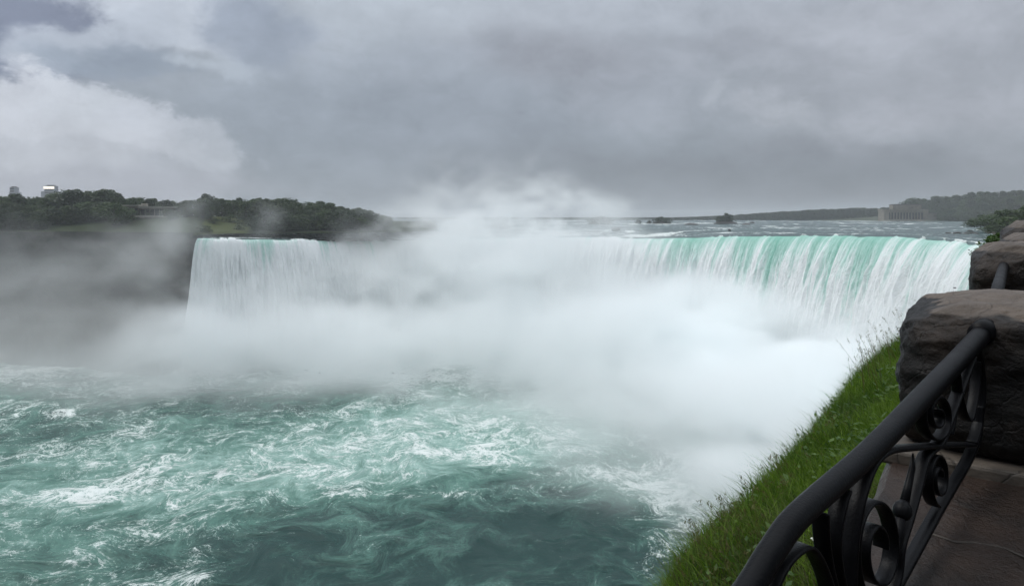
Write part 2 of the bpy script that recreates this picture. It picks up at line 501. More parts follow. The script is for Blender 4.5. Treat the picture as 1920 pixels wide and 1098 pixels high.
cc = b_.mix(lw, b_.mix(n2_, (.014, .022, .010), (.034, .045, .018)), b_.mix(n_, (.040, .052, .016), (.066, .078, .024)))
principled(b_, o_, cc, .95, None, .1)
M_island = m_
M_soil = mat_plain('soil', (.040, .036, .022), .95, .5, 1.5)
M_turf = mat_plain('turf', (.020, .034, .008), .95, .5, 6)
M_forest_floor = mat_plain('forest_floor', (.030, .040, .018), .95, .4, .1)
M_ground = mat_plain('ground', (.045, .045, .035), .95, .4, .02)
M_pave = mat_plain('pavement', (.07, .066, .06), .8, .2, 3)
M_concrete = mat_plain('pale_concrete', (.36, .34, .30), .8, .15, .6)
M_joint = mat_plain('mortar', (.050, .042, .035), .9, .3, 20)
M_sandstone = mat_plain('weathered_sandstone', (.22, .195, .16), .85, .25, .25)
M_roof = mat_plain('roof', (.12, .11, .105), .8, .2, .4)
M_dark_glass = mat_plain('window_glass', (.025, .03, .033), .2, .3, 1.0)
M_tower = mat_plain('tower_wall', (.30, .32, .36), .7, .1, .05)  # distance haze put into the pale bluish wall colour
M_white = mat_plain('white_petals', (.70, .72, .64), .7, .1, 20)
M_yellow = mat_plain('yellow_petals', (.60, .48, .04), .7, .2, 20)
M_bird = mat_plain('gull_feathers', (.10, .10, .11), .8, .3, 9)
def mat_iron():
    m, b, out = material('painted_iron')
    pos = b.n('ShaderNodeTexCoord').outputs['Object']
    n1 = b.noise(pos, 9, 6, .65); n2 = b.noise(pos, 160, 3, .6)
    c = b.mix(b.ss(n1, .35, .7), (.0020, .0022, .0029), (.0046, .0048, .0058))
    n3 = b.noise(pos, 420, 2, .5)
    h = b.m('MULTIPLY_ADD', n2, .30, b.m('MULTIPLY_ADD', n1, .45, b.m('MULTIPLY', n3, .12)))
    principled(b, out, c, b.m('MULTIPLY_ADD', n1, .3, .26), b.bump(h, .30, .010), .11)
    return m
M_iron = mat_iron()
m_, b_, o_ = material('lit_sign')
em = b_.n('ShaderNodeEmission', {'Color': (1.0, .93, .80, 1), 'Strength': 1.6})
b_.t.links.new(em.outputs[0], o_.inputs['Surface'])
M_sign = m_

# ------------------------------------------------------------------ the lip of the falls (plan), left to right
LIP = np.array([  # photo px, photo py, distance
    (372, 444, 262), (420, 446, 268), (500, 447, 278), (580, 449, 290), (660, 450, 304), (740, 450, 320), (830, 448, 338),
    (920, 445, 352), (1010, 443, 358), (1090, 442, 352), (1150, 444, 340), (1200, 445, 326), (1250, 445, 312), (1310, 443, 294),
    (1380, 441, 274), (1440, 440, 256), (1500, 439.5, 238), (1560, 439.5, 221), (1620, 440, 204), (1680, 441, 187),
    (1735, 444, 172), (1785, 449, 159), (1835, 457, 146), (1880, 464, 134), (1925, 472, 122)], float)
_tt = np.concatenate([[0], np.cumsum(np.hypot(np.diff(LIP[:, 0]), np.diff(LIP[:, 2])))])
def lip_at(pxq):
    """smooth lip: distance and height for photo px"""
    d = np.interp(pxq, LIP[:, 0], LIP[:, 2]); y = np.interp(pxq, LIP[:, 0], LIP[:, 1])
    return d, CZ - (y - HY) / F * d
def lip_curve(n):
    q = np.linspace(372, 1925, 1200)
    k = np.ones(61) / 61
    d, z = lip_at(q)
    ds = np.convolve(np.pad(d, 30, 'reflect', reflect_type='odd'), k, 'valid')
    zs = np.convolve(np.pad(z, 30, 'reflect', reflect_type='odd'), k, 'valid')
    x = (q - CX) / F * ds
    s = np.concatenate([[0], np.cumsum(np.hypot(np.diff(x), np.diff(ds)))])
    si = np.linspace(0, s[-1], n)
    return np.interp(si, s, x), np.interp(si, s, ds), np.interp(si, s, zs), si, np.interp(si, s, q)
LX, LD, LZ, LS, LQ = lip_curve(2400)
LC = np.clip(.5 + 1.5 * (fbm(LS * .085, LS * 0 + 4, oct=5, gain=.72, seed=61) - .5), 0, 1)    # where the sheet breaks up into white water

# ------------------------------------------------------------------ ground, pool, upper river
g = 6000
ground = mesh_obj('ground', [(-g, -g, -4), (g, -g, -4), (g, g, -4), (-g, g, -4)], [(0, 1, 2, 3)], M_ground)
setp(ground, kind='structure')

def flow_warp(X, Y, scale=30.0, amount=4.8, steps=8, seed=3):
    x, y = X.copy(), Y.copy()
    e = 1.0
    psi = lambda a, c: fbm(a / scale, c / scale, oct=3, gain=.5, seed=seed) * scale
    for _ in range(steps):
        u = (psi(x, y + e) - psi(x, y - e)) / (2 * e)
        v = -(psi(x + e, y) - psi(x - e, y)) / (2 * e)
        x = x - u * amount / steps; y = y - v * amount / steps
    return x, y

def px_gauss(X, Y, px, py, sx, sy, z=0.0):
    """soft blob on the pool, given by where it lies and how far it spreads"""
    d = (CZ - z) * F / (py - HY)
    x = (px - CX) / F * d
    rx = sx / F * d
    ry = d * sy / (py - HY)
    return np.exp(-((X - x) / rx) ** 2 - ((Y - d) / ry) ** 2)

q = np.linspace(-420, 2050, 820)
dd = np.concatenate([np.linspace(62, 100, 40)[:-1], 1 / np.linspace(1 / 100, 1 / 235, 420), np.linspace(235, 385, 90)[1:]])
Q, D = np.meshgrid(q, dd, indexing='ij')
X, Y = (Q - CX) / F * D, D
wX, wY = flow_warp(X, Y)
foam = .36 + .0 * X
aer = .74 + 0 * X
for (px, py, sx, sy, df, da) in [
    (900, 790, 190, 48, .22, .75), (1080, 832, 130, 24, .30, .7), (760, 775, 130, 26, .16, .4), (690, 860, 190, 50, .06, .42), (980, 860, 150, 18, .2, .4),
    (120, 930, 200, 60, .08, .15), (300, 850, 260, 70, .10, .22), (50, 960, 110, 40, .10, .1), (500, 900, 220, 55, .15, .35),
    (335, 1070, 40, 40, .14, .0), (370, 1090, 30, 24, .14, .0), (90, 770, 160, 30, .22, .05),
    (520, 1030, 160, 70, -.30, -.80), (1060, 1000, 220, 95, -.36, -.95), (640, 960, 160, 40, -.2, -.3), (820, 980, 120, 60, -.26, -.12), (720, 1080, 300, 50, -.36, -.45),
    (940, 900, 90, 20, -.15, -.1), (60, 1040, 90, 35, -.25, -.1), (60, 800, 110, 30, -.15, -.35),
    (1270, 920, 130, 60, .5, .35), (1150, 900, 90, 40, .1, .2), (1300, 1040, 120, 60, .3, .2), (1180, 830, 60, 25, -.2, -.3),
    (850, 755, 40, 6, -.5, -.3), (760, 775, 60, 12, -.4, -.3), (400, 760, 330, 28, -.1, -.3), (1080, 860, 70, 12, -.4, -.4), (835, 925, 45, 6, .5, 0), (770, 930, 22, 5, .5, 0)]:
    gb = px_gauss(X, Y, px, py, sx, sy)
    foam = foam + df * gb; aer = aer + da * gb
foam = foam + .5 * sstep(Y, 215, 260)
h1 = fbm(wX / 16, wY / 10, oct=3, seed=21); h2 = fbm(wX / 5, wY / 3.4, oct=3, seed=22)
ridge = 1 - np.abs(2 * fbm(wX / 11, wY / 8, oct=3, seed=25) - 1)
Z = 1.3 * (h1 - .5) + .45 * (h2 - .5) + .7 * (ridge ** 3 - .4) + .5 * px_gauss(X, Y, 1050, 845, 160, 14)
crest = np.clip(h1 * .6 + ridge ** 3 * .5 - .62, 0, 1)
foam = np.clip(foam + crest * .9, 0, 1.25); aer = np.clip(aer + (h1 - .5) * .5 + crest * .6, 0, 1.3)
pool = grid_obj('river_pool', X, Y, Z, M_pool, attrs={'foam': ('FLOAT', foam), 'aer': ('FLOAT', aer), 'warp': ('FLOAT_VECTOR', np.stack([wX, wY, 0 * X], -1))}, flip=True)
setp(pool, kind='structure')

# upper river: from the lip back to beyond the far shore
q = np.linspace(380, 2150, 760)
rr = np.concatenate([np.linspace(0, 30, 46)[:-1], 30 + (np.linspace(0, 1, 150) ** 2.4) * 2600])
Q, RR = np.meshgrid(q, rr, indexing='ij')
ld = np.interp(Q, LQ, LD); lz = np.interp(Q, LQ, LZ)
ld = np.where(Q > 1925, np.interp(1925, LQ, LD) - (Q - 1925) * .25, ld)
D = ld + RR
X, Y = (Q - CX) / F * D, D
rise = sstep(RR, 0, 90)
Z = lz * (1 - rise) + 52.0 * rise
wv = fbm(X / 26, Y / 14, oct=3, seed=51); wv2 = fbm(X / 7, Y / 5, oct=3, seed=52)
amp = np.clip(RR / 12, 0, 1)
ledges = 0
Z = Z + amp * (1.1 * (wv - .5) + .45 * (wv2 - .5)) - .55 * np.exp(-RR / 2.2)
rid = 1 - np.abs(2 * fbm(X / 70, Y / 24, oct=4, seed=55) - 1)
foam = .10 + .62 * sstep(rid, .86, .985) * sstep(RR, 6, 30) + .2 * sstep(wv, .60, .75)
foam += .65 * sstep(Q, 1290, 1130) * np.exp(-((RR - 14) / 22) ** 2)
brk = sstep(fbm(X / 70, Y / 40, oct=3, seed=58), .42, .62)
foam += (.75 * np.exp(-((D - 640) / 26) ** 2) + .6 * np.exp(-((D - 900) / 45) ** 2)) * brk
foam += .5 * np.exp(-((RR - 9) / 4) ** 2) * sstep(fbm(Q / 34, RR * 0, oct=3, seed=59), .5, .62)
lc = np.interp(Q, LQ, LC)
foam -= .3 * np.exp(-(RR / 5) ** 2)
foam += 1.1 * sstep(lc, .52, .72) * np.exp(-((RR - 1) / 4.5) ** 2) + .5 * sstep(fbm(Q / 60, RR / 9, oct=3, seed=60), .5, .7) * np.exp(-((RR - 22) / 16) ** 2)
Z = Z + .55 * sstep(lc, .55, .75) * np.exp(-((RR - 1.5) / 3.0) ** 2)
aer = .25 + .5 * (wv - .4) + .25 * np.exp(-(RR / 4) ** 2)
river = grid_obj('river', X, Y, Z, M_river, attrs={'foam': ('FLOAT', np.clip(foam, 0, 1.2)), 'aer': ('FLOAT', np.clip(aer, 0, 1.2)), 'warp': ('FLOAT_VECTOR', np.stack([X, Y * .45, 0 * X], -1))}, flip=True)
setp(river, kind='structure')

# ------------------------------------------------------------------ the waterfall
tx, ty = np.gradient(LX), np.gradient(LD)
ln = np.hypot(tx, ty)
nx, ny = ty / ln, -tx / ln                # towards the basin
k = np.ones(161) / 161
nx = np.convolve(np.pad(nx, 80, 'edge'), k, 'valid'); ny = np.convolve(np.pad(ny, 80, 'edge'), k, 'valid')
nx -= .55 * np.exp(-(LS / 5.0) ** 2) + .22 * np.exp(-(LS / 26.0) ** 2)
nrow = 90
tt = np.linspace(0, 1, nrow) ** 1.5
SS, TT = np.meshgrid(LS, tt, indexing='ij')
drop = TT * (LZ[:, None] + 1.5)
lipz = .9 * (fbm(SS * .12, SS * 0, oct=4, seed=66) - .5)
v = 4.4 + 1.5 * (fbm(SS * .16, SS * 0 + 3, oct=3, seed=62) - .5)
thr_ = v * np.sqrt(2 * drop / 9.81) * .93
strk = fbm(SS * .33, drop * .02, oct=4, gain=.6, seed=63) - .5
strk2 = fbm(SS * 1.0, drop * .10, oct=3, gain=.6, seed=64) - .5
off = thr_ + (3.4 * strk + 2.2 * strk2) * sstep(drop, 0, 12) + 2.4 * (LC[:, None] - .5) * sstep(drop, 0, 8)
X = LX[:, None] + nx[:, None] * off
Y = LD[:, None] + ny[:, None] * off
Z = LZ[:, None] - .55 - drop + (lipz * .6 + 1.1 * np.clip(LC[:, None] - .55, 0, 1) * 2) * np.exp(-drop / 3)
green = .25 + .75 * sstep(LQ, 1150, 1300) * (1 - .35 * sstep(LQ, 1620, 1700)) - .05 * sstep(LQ, 600, 372)
green = green + .35 * np.exp(-((LQ - 700) / 70) ** 2) + .3 * np.exp(-((LQ - 560) / 40) ** 2)
falls = grid_obj('waterfall', X, Y, Z, M_falls, attrs={'s': ('FLOAT', SS + 0 * TT), 't': ('FLOAT', drop), 'cl': ('FLOAT', np.repeat(LC[:, None], nrow, 1)), 'green': ('FLOAT', np.repeat(green[:, None], nrow, 1))})
setp(falls, 'broad curtain of white and green water falling over the curved brink', 'waterfall', kind='structure')

# ------------------------------------------------------------------ land on the far left: island, gorge wall
def fan(name, pxs, shore_px, shore_d, back, zf, mat, nrow=40, kind='structure', amp=.6, attr=None):
    d0 = np.interp(pxs, shore_px, shore_d)
    r = (np.linspace(0, 1, nrow) ** 1.6) * back
    Q, RR = np.meshgrid(pxs, r, indexing='ij')
    D = d0[:, None] + RR
    X, Y = (Q - CX) / F * D, D
    Z = zf(Q, D, RR) + amp * (fbm(X / 12, Y / 12, oct=3, seed=71) - .5)
    o = grid_obj(name, X, Y, Z, mat, flip=True, attrs={k: ('FLOAT', f(Q, RR)) for k, f in (attr or {}).items()})
    setp(o, kind=kind)
    return o
IS_PX = [-300, 0, 150, 300, 355, 368, 380, 400, 460, 540, 640, 740, 820]
IS_D = [305, 292, 284, 270, 263, 261, 266, 272, 283, 290, 295, 303, 330]
def island_z(Q, D, RR):
    lawn = sstep(Q, 480, 440)
    return 51.6 + 1.0 * sstep(RR, 0, 3) + lawn * 6.2 * sstep(RR, 1, 48) + (1 - lawn) * 2.2 * sstep(RR, 0, 40)
island = fan('island_terrain', np.linspace(-300, 820, 200), IS_PX, IS_D, 260, island_z, M_island, 60, attr={'lawn': lambda Q, RR: sstep(Q, 372, 390) * sstep(Q, 478, 452) + .35 * sstep(Q, 230, 300) * sstep(Q, 380, 330)})
def island_base(px, d):
    rr = max(0.0, d - float(np.interp(px, IS_PX, IS_D)))
    return float(island_z(np.array(px, float), np.array(d, float), np.array(rr)))

pxs = np.linspace(-300, 392, 260)
d0 = np.interp(pxs, IS_PX, IS_D) + np.where(pxs > 368, 6, 0)
tz = np.linspace(0, 1, 70)
Q, T = np.meshgrid(pxs, tz, indexing='ij')
Xr, Yr = (Q - CX) / F * d0[:, None], d0[:, None] + 0 * Q
H0 = 52.4
Z = H0 * (1 - T) - 2 * T
rock_n = fbm(Xr / 9, Z / 9, oct=5, gain=.6, seed=73) - .5
strata = np.sin(Z * 1.1 + 3 * fbm(Xr / 20, Z / 30, oct=2, seed=74)) * .5
outw = 1.2 + 3.5 * rock_n * sstep(T, 0, .05) + .7 * strata + 1.5 * sstep(T, .05, .5) + 30 * np.clip((T - .55) / .45, 0, 1) ** 1.15 + 5 * (fbm(Xr / 14, T * 4, oct=4, seed=75) - .5) * sstep(T, .5, .7)
fadeR = sstep(352 - Q, 0, 60)
outw = np.where(T > .5, 2 + (outw - 2) * fadeR, outw) - 5 * sstep(Q, 352, 372)
nrm_ = np.stack([Xr, Yr], -1); nrm_ /= np.linalg.norm(nrm_, axis=-1, keepdims=True)
cliff = grid_obj('cliff', Xr - nrm_[..., 0] * outw, Yr - nrm_[..., 1] * outw, Z, M_cliff)
setp(cliff, kind='structure')

# ------------------------------------------------------------------ trees
def crown_mesh(seed, n_blob=18, leaves=110, leaf=.06, wide=.36, low=.18, shape='round'):
    """crown of a tree one metre tall: clumps of small leaf faces"""
    r = np.random.default_rng(seed)
    V, FC, T = [], [], []
    cen = []
    for i in range(n_blob):
        h = low + (1 - low - .10) * ((i + r.random()) / n_blob)
        k = (h - low) / (1 - low)
        env = wide * (math.sin(math.pi * min(1, k * .82 + .16)) ** .7 if shape == 'round' else (1.05 - k) ** .8)
        a = r.random() * 6.283
        rad = env * (.25 + .62 * math.sqrt(r.random()))
        cen.append((rad * math.cos(a), rad * math.sin(a), h, env * (.34 + .3 * r.random()) + .035))
    cen.append((r.normal(0, .03), r.normal(0, .03), .90, .09))
    for (x, y, z, br) in cen:
        tb = r.random()
        n = leaves
        d = r.normal(size=(n, 3)); d /= np.linalg.norm(d, axis=1)[:, None]
        rr = br * (.62 + .5 * r.random(n) ** .6)
        c = np.array([x, y, z]) + d * rr[:, None] * np.array([1.1, 1.1, .78])
        nn = d + r.normal(size=(n, 3)) * .55 + np.array([0, 0, .35]); nn /= np.linalg.norm(nn, axis=1)[:, None]
        a1 = np.cross(nn, r.normal(size=(n, 3))); a1 /= np.linalg.norm(a1, axis=1)[:, None]
        a2 = np.cross(nn, a1)
        sz = leaf * (.6 + .8 * r.random(n))[:, None]
        q = np.stack([c - a1 * sz, c - a2 * sz * .55, c + a1 * sz, c + a2 * sz * .55], 1)
        V.append(q.reshape(-1, 3))
        T.append(np.repeat(np.clip(tb * .6 + .4 * r.random(n), 0, 1), 4))
    V = np.concatenate(V); T = np.concatenate(T)
    return V, np.arange(len(V)).reshape(-1, 4), T

def trunk_mb(seed, low=.18):
    r = random.Random(seed)
    mb = MB()
    top = Vector((r.uniform(-.03, .03), r.uniform(-.03, .03), .8))
    mid = Vector((r.uniform(-.02, .02), r.uniform(-.02, .02), .4))
    mb.tube([Vector((0, 0, -.04)), Vector((0, 0, .03)), mid, top], [.030, .022, .016, .005], 6)
    for i in range(6):
        t = .35 + .4 * i / 6
        a = r.uniform(0, 6.28)
        p = mid.lerp(top, (t - .4) / .4) if t > .4 else Vector((0, 0, t))
        L = r.uniform(.12, .24)
        mb.tube([p, p + Vector((math.cos(a) * L * .5, math.sin(a) * L * .5, L * .35)), p + Vector((math.cos(a) * L, math.sin(a) * L, L * .9))], [.009, .006, .002], 5)
    return mb

KINDS = []
for i, (wd, low, shp, nb) in enumerate([(.40, .07, 'round', 22), (.34, .05, 'round', 20), (.46, .08, 'round', 24), (.30, .04, 'round', 19), (.24, .06, 'cone', 18)]):
    V_, F_, T_ = crown_mesh(100 + i, nb, 95, .040, wd, low, shp)
    cm = bpy.data.meshes.new('crown')
    tmp = mesh_obj('crown', V_, F_, M_leaf2 if i in (1, 4) else M_leaf, None, False, {'tint': ('FLOAT', T_)})
    cm = tmp.data; bpy.data.objects.remove(tmp)
    tmp = trunk_mb(200 + i).build('trunk', M_bark); tm = tmp.data; bpy.data.objects.remove(tmp)
    KINDS.append((cm, tm))
V_, F_, T_ = crown_mesh(140, 20, 50, .058, .42, .10, 'round')
tmp = mesh_obj('crown', V_, F_, M_leaf, None, False, {'tint': ('FLOAT', T_)}); far_crown = tmp.data; bpy.data.objects.remove(tmp)

def tree(x, y, z, h, kind, label, group=None, wide=1.0, name='broadleaf_tree'):
    t = empty(name, (x, y, z), random.uniform(0, 6.28))
    t.scale = (h * wide, h * wide, h)
    setp(t, label, 'tree', group)
    for nm, me in (('crown', KINDS[kind][0]), ('trunk', KINDS[kind][1])):
        o = bpy.data.objects.new(nm, me); COL.objects.link(o); o.parent = t
    return t

SKY_L = [(-60, 366), (0, 365), (28, 361), (60, 371), (100, 362), (130, 351), (155, 360), (180, 352), (200, 355), (225, 366), (260, 370), (300, 371), (335, 376), (372, 372),
         (388, 364), (400, 371), (432, 368), (470, 371), (500, 369), (525, 368), (548, 373), (565, 382), (590, 376), (612, 377), (640, 382), (668, 387), (700, 396), (730, 406), (770, 414)]
sx_, sy_ = zip(*SKY_L)
pxv = -70.0
while pxv < 735:
    d = random.uniform(318, 345)
    if abs(pxv - 388) < 7:
        pass
    ytop = float(np.interp(pxv, sx_, sy_)) + random.choice([0, 1, 2, 4, 6])
    zb = island_base(pxv, d)
    zt = CZ - (ytop - HY) / F * d
    lab = 'dark green broadleaf tree on the skyline of the wooded far left bank' if pxv < 380 else 'dark green broadleaf tree in the wood behind the left end of the falls'
    grp = 'skyline trees on the far left bank' if pxv < 380 else 'trees behind the left end of the falls'
    tree((pxv - CX) / F * d, d, zb, max(5, zt - zb), random.choice([0, 1, 2, 3]), lab, grp, random.uniform(.95, 1.35))
    pxv += random.uniform(9, 15)
pxv = -60.0
while pxv < 352:                                     # lower trees along the rim
    d = random.uniform(297, 314)
    ytop = random.uniform(376, 398) if pxv < 215 else random.uniform(402, 414)
    zb = island_base(pxv, d); zt = CZ - (ytop - HY) / F * d
    tree((pxv - CX) / F * d, d, zb, max(5, zt - zb), random.choice([0, 1, 2, 3]), 'lower leafy tree along the misty rim of the left gorge', 'trees along the left gorge rim', random.uniform(1.1, 1.6))
    pxv += random.uniform(13, 20)
pxv = 478.0
while pxv < 735:                                     # trees down to the water
    d = float(np.interp(pxv, IS_PX, IS_D)) + random.uniform(4, 12)
    ytop = random.uniform(390, 408) + max(0, (pxv - 660) * .08)
    zb = island_base(pxv, d); zt = CZ - (ytop - HY) / F * d
    tree((pxv - CX) / F * d, d, zb, max(4, zt - zb), random.choice([0, 1, 2]), 'dense bushy tree at the water edge above the left brink', 'trees at the water above the left brink', random.uniform(1.3, 1.9))
    pxv += random.uniform(11, 18)
d = 306; zb = island_base(388, d)
tree((388 - CX) / F * d, d, zb, CZ - (363 - HY) / F * d - zb, 1, 'tall dark tree standing highest above the green lawn by the left brink', None, .9)
d = 302; zb = island_base(378, d)
tree((381 - CX) / F * d, d, zb, CZ - (371 - HY) / F * d - zb, 0, 'slightly shorter tree directly left of the tall dark tree over the lawn', None, 1.1)

for i, (pl, pyl, dl, wl_, hl_, lb) in enumerate([
    (402, 421, 296, 5, 2.6, 'small round bush on the lawn slope above the left brink'), (436, 412, 306, 7, 3.4, 'bush at the top of the lawn, below the wood'),
    (452, 428, 290, 6, 3.6, 'bush at the right foot of the lawn near the water'), (384, 431, 272, 6, 2.4, 'low brown green scrub at the cliff corner beside the left brink')]):
    zb = island_base(pl, dl)
    t_ = empty('lawn_bush', ((pl - CX) / F * dl, dl, zb)); setp(t_, lb, 'shrub')
    V2_, F2_, T2_ = crown_mesh(160 + i, 8, 60, .07, .5, .03, 'round')
    mesh_obj('foliage', V2_ * np.array([wl_, wl_, hl_]), F2_, M_leaf, t_, False, {'tint': ('FLOAT', T2_)})
    st_ = MB(); st_.tube([(0, 0, -.2), (0, 0, hl_ * .3), (.2, .1, hl_ * .6)], [.12, .09, .03], 6); st_.build('stem', M_bark, t_)

# far woods beyond the upper river: one mass
SKY_R = [(650, 409), (1080, 409), (1150, 408.5), (1200, 408), (1250, 407), (1300, 405.5), (1350, 403), (1400, 399.5), (1452, 395.5), (1520, 391.5), (1594, 388), (1660, 387), (1700, 383)]
fx, fy = zip(*SKY_R)
me_v, me_t = [], []
for i in range(520):
    pxv = random.uniform(1120, 1720) if i < 440 else random.uniform(650, 1130)
    d = np.interp(pxv, [650, 1100, 1300, 1500, 1720], [1500, 1250, 1150, 1110, 1040]) + random.uniform(0, 70)
    yt = float(np.interp(pxv, fx, fy)) + abs(random.gauss(0, 2.0))
    zt = CZ - (yt - HY) / F * d
    h = random.uniform(12, 18)
    zb = max(52.0, zt - h) if i % 3 else 52.0
    h = max(5, zt - zb)
    a = random.uniform(0, 6.28); ca, sa = math.cos(a), math.sin(a)
    wv_ = max(h, 13) * random.uniform(.9, 1.5)
    x_, y_, z_ = V_[:, 0] * wv_, V_[:, 1] * wv_, V_[:, 2] * h
    me_v.append(np.stack([x_ * ca - y_ * sa + (pxv - CX) / F * d, x_ * sa + y_ * ca + d, z_ + zb - .08 * h], -1)); me_t.append(T_)
vv = np.concatenate(me_v)
wood = mesh_obj('far_woods', vv, np.arange(len(vv)).reshape(-1, 4), M_leaf2, None, False, {'tint': ('FLOAT', np.concatenate(me_t))})
setp(wood, kind='stuff')

# hill with the woods on the right
def hill_z(Q, D, RR):
    return 51.5 + 1.2 * sstep(RR, 0, 6) + (6 * sstep(Q, 1400, 1640) + 21 * sstep(Q, 1735, 1900)) * sstep(RR, 4, 130)
HX, HD = [1090, 1300, 1500, 1640, 1750, 1830, 1900, 2200], [1262, 1158, 1110, 960, 880, 850, 830, 800]
hill = fan('hill', np.linspace(1090, 2250, 180), HX, HD, 500, hill_z, M_forest_floor, 40)
SKY_H = [(1684, 384), (1692, 377), (1712, 368.5), (1735, 368.5), (1742, 374), (1756, 366.5), (1775, 367), (1800, 362), (1838, 357), (1880, 357), (1925, 354), (2000, 350)]
hx, hy = zip(*SKY_H)
for row in range(6):
    pxv = (1672, 1745, 1752, 1758, 1762, 1766)[row] + random.uniform(0, 6)
    if row == 0: pxv = 1684
    while pxv < 1985:
        base_d = float(np.interp(pxv, HX, HD))
        d = base_d + (132, 105, 80, 55, 30, 8)[row] + random.uniform(-8, 8)
        zb = float(hill_z(np.array(pxv), np.array(d), np.array(d - base_d)))
        ysky = float(np.interp(pxv, hx, hy)) + random.uniform(0, 3.5)
        if row == 0:
            zt = CZ - (ysky - HY) / F * d
            h = zt - zb
            if h > 26: zb = zt - 24; h = 24
        else:
            h = random.uniform(13, 19) * (1.0 if row < 4 else .8)
            lim = CZ - (ysky + 4 + 5 * row - HY) / F * d
            h = min(h, max(6, lim - zb))
        if 1735 < pxv < 1750 and row > 1:
            pxv += 8; continue
        lab = 'hazy dark tree along the crest of the wooded hill on the right' if row == 0 else 'hazy dark tree on the slope of the wooded hill on the right'
        tree((pxv - CX) / F * d, d, zb - .5, h, random.choice([0, 1, 2, 3]), lab, 'trees on the crest of the right hill' if row == 0 else 'trees on the slope of the right hill', random.uniform(1.0, 1.4))
        pxv += random.uniform(10, 16)

# ------------------------------------------------------------------ buildings
def power_house():
    d = 905.0; sc = d / F
    x0, x1 = (1659 - CX) * sc, (1737 - CX) * sc
    W = x1 - x0
    root = empty('power_house', ((x0 + x1) / 2, d, 51.8), R(-8))
    setp(root, 'long weathered stone power house with tall columns below the right wooded hill', 'building')
    hh = 14.5
    wl = MB(); wl.box((0, 9, hh / 2), (W / 2, 9, hh / 2)); wl.build('wall', M_sandstone, root)
    pl = MB(); pl.box((0, -1.2, 1.0), (W / 2 + 1, 1.15, 1.4)); pl.build('plinth', M_concrete, root)
    cn = MB(); cn.box((0, 8.6, hh + .6), (W / 2 + .9, 9.9, .6)); cn.box((0, 8.8, hh + 1.7), (W / 2 + .3, 9.3, .5)); cn.build('cornice', M_sandstone, root)
    n = 15
    for i in range(n):
        xx = -W / 2 + W * (i + .5) / n
        c = MB(); c.tube([(xx, -.55, 2.4), (xx, -.55, 2.9), (xx, -.55, 7), (xx, -.55, hh - 1.2), (xx, -.55, hh - .7)], [.85, .65, .62, .55, .8], 10); c.build('column', M_sandstone, root, True)
        if i < n - 1:
            xw = xx + W / n / 2
            f = MB(); f.box((xw, -.06, 7.4), (.95, .07, 4.4)); f.build('window', M_dark_glass, root)
    for s_ in (-1, 1):
        pv_ = MB(); pv_.box((s_ * (W / 2 - 3.2), -1.0, hh / 2), (3.0, .97, hh / 2 - .02)); pv_.build('pavilion', M_sandstone, root)
    up = MB(); up.box((4, 11, hh + 5.0), (W * .32, 6, 2.75)); up.build('upper_storey', M_sandstone, root)
    rf = MB()
    for k in range(2):
        rf.box((4, 11, hh + 8.0 + k * .7), (W * .33 - k * 2, 6.5 - k * 1.5, .34))
    rf.build('roof', M_roof, root)
    wg = MB(); wg.box((W / 2 + 7, 12, 5.5), (6.9, 6, 5.5)); wg.build('wing', M_sandstone, root)
    ms = MB(); ms.box((W / 2 + 7, 12, 11.4), (7.4, 6.5, .38)); ms.build('wing_roof', M_roof, root)
power_house()

def pavilion():
    d = 309.0; sc = d / F
    xc = (272 - CX) * sc
    zb = island_base(272, d)
    root = empty('visitor_pavilion', (xc, d, zb), R(6))
    setp(root, 'low pale flat-roofed pavilion among the trees on the far left bank', 'building')
    top = CZ - (384 - HY) * sc - zb
    wl = MB(); wl.box((-7.5, 4, top / 2 - .3), (4.6, 4, top / 2 - .3)); wl.box((5.2, 4.5, top / 2 - .75), (7.6, 4, top / 2 - .75)); wl.build('wall', M_sandstone, root)
    r1 = MB(); r1.box((-7.5, 3.6, top - .30), (5.3, 5, .28)); r1.build('roof', M_concrete, root)
    r2 = MB(); r2.box((5.6, 4, top - 1.15), (8.4, 5.2, .30)); r2.box((-2, 4.2, top + .35), (1.1, 1, .35)); r2.build('roof', M_concrete, root)
    bl = MB(); bl.box((4.5, -2.6, 1.0), (8.6, .12, .45)); bl.build('terrace_wall', M_concrete, root)
    for i in range(5):
        f = MB(); f.box((-11 + i * 1.75, -.05, top / 2 - .1), (.7, .07, top * .26)); f.build('window', M_dark_glass, root)
    for i in range(7):
        f = MB(); f.box((-1.2 + i * 2.1, .44, top / 2 - .5), (.85, .07, top * .24)); f.build('window', M_dark_glass, root)
pavilion()

def tower(pxl, pxr, ytop, d, label, sign=False, wing=None):
    sc = d / F
    x0, x1 = (pxl - CX) * sc, (pxr - CX) * sc
    ht = CZ - (ytop - HY) * sc - 50
    root = empty('tower_block', ((x0 + x1) / 2, d, 50), 0)
    setp(root, label, 'building')
    w_ = (x1 - x0) / 2
    wl = MB(); wl.box((0, 8, ht / 2), (w_, 8, ht / 2))
    wl.build('wall', M_tower, root)
    cp = MB(); cp.box((0, 8, ht + 1.2), (w_ * .62, 5, 1.2)); cp.build('roof', M_roof, root)
    for k in range(int(ht / 7)):
        f = MB(); f.box((0, -.06, 4 + k * 7), (w_ * .88, .07, 1.3)); f.build('window', M_dark_glass, root)
    if wing:
        g_ = MB(); g_.box((wing[0], 10, wing[2] / 2), (wing[1], 6, wing[2] / 2)); g_.build('wing', M_tower, root)
    if sign:
        f = MB(); f.box((0, -.9, ht - 4.5), (w_ * 1.08, .7, 2.8)); f.build('lit_sign', M_sign, root)
tower(83, 101, 348.5, 1650, 'hazy tower block with a bright lit band at its top on the far left skyline', True, (-17, 6, 70))
tower(18, 27, 351, 1750, 'narrow hazy stepped tower left of the tower with the lit band', False, (1, 12, 72))

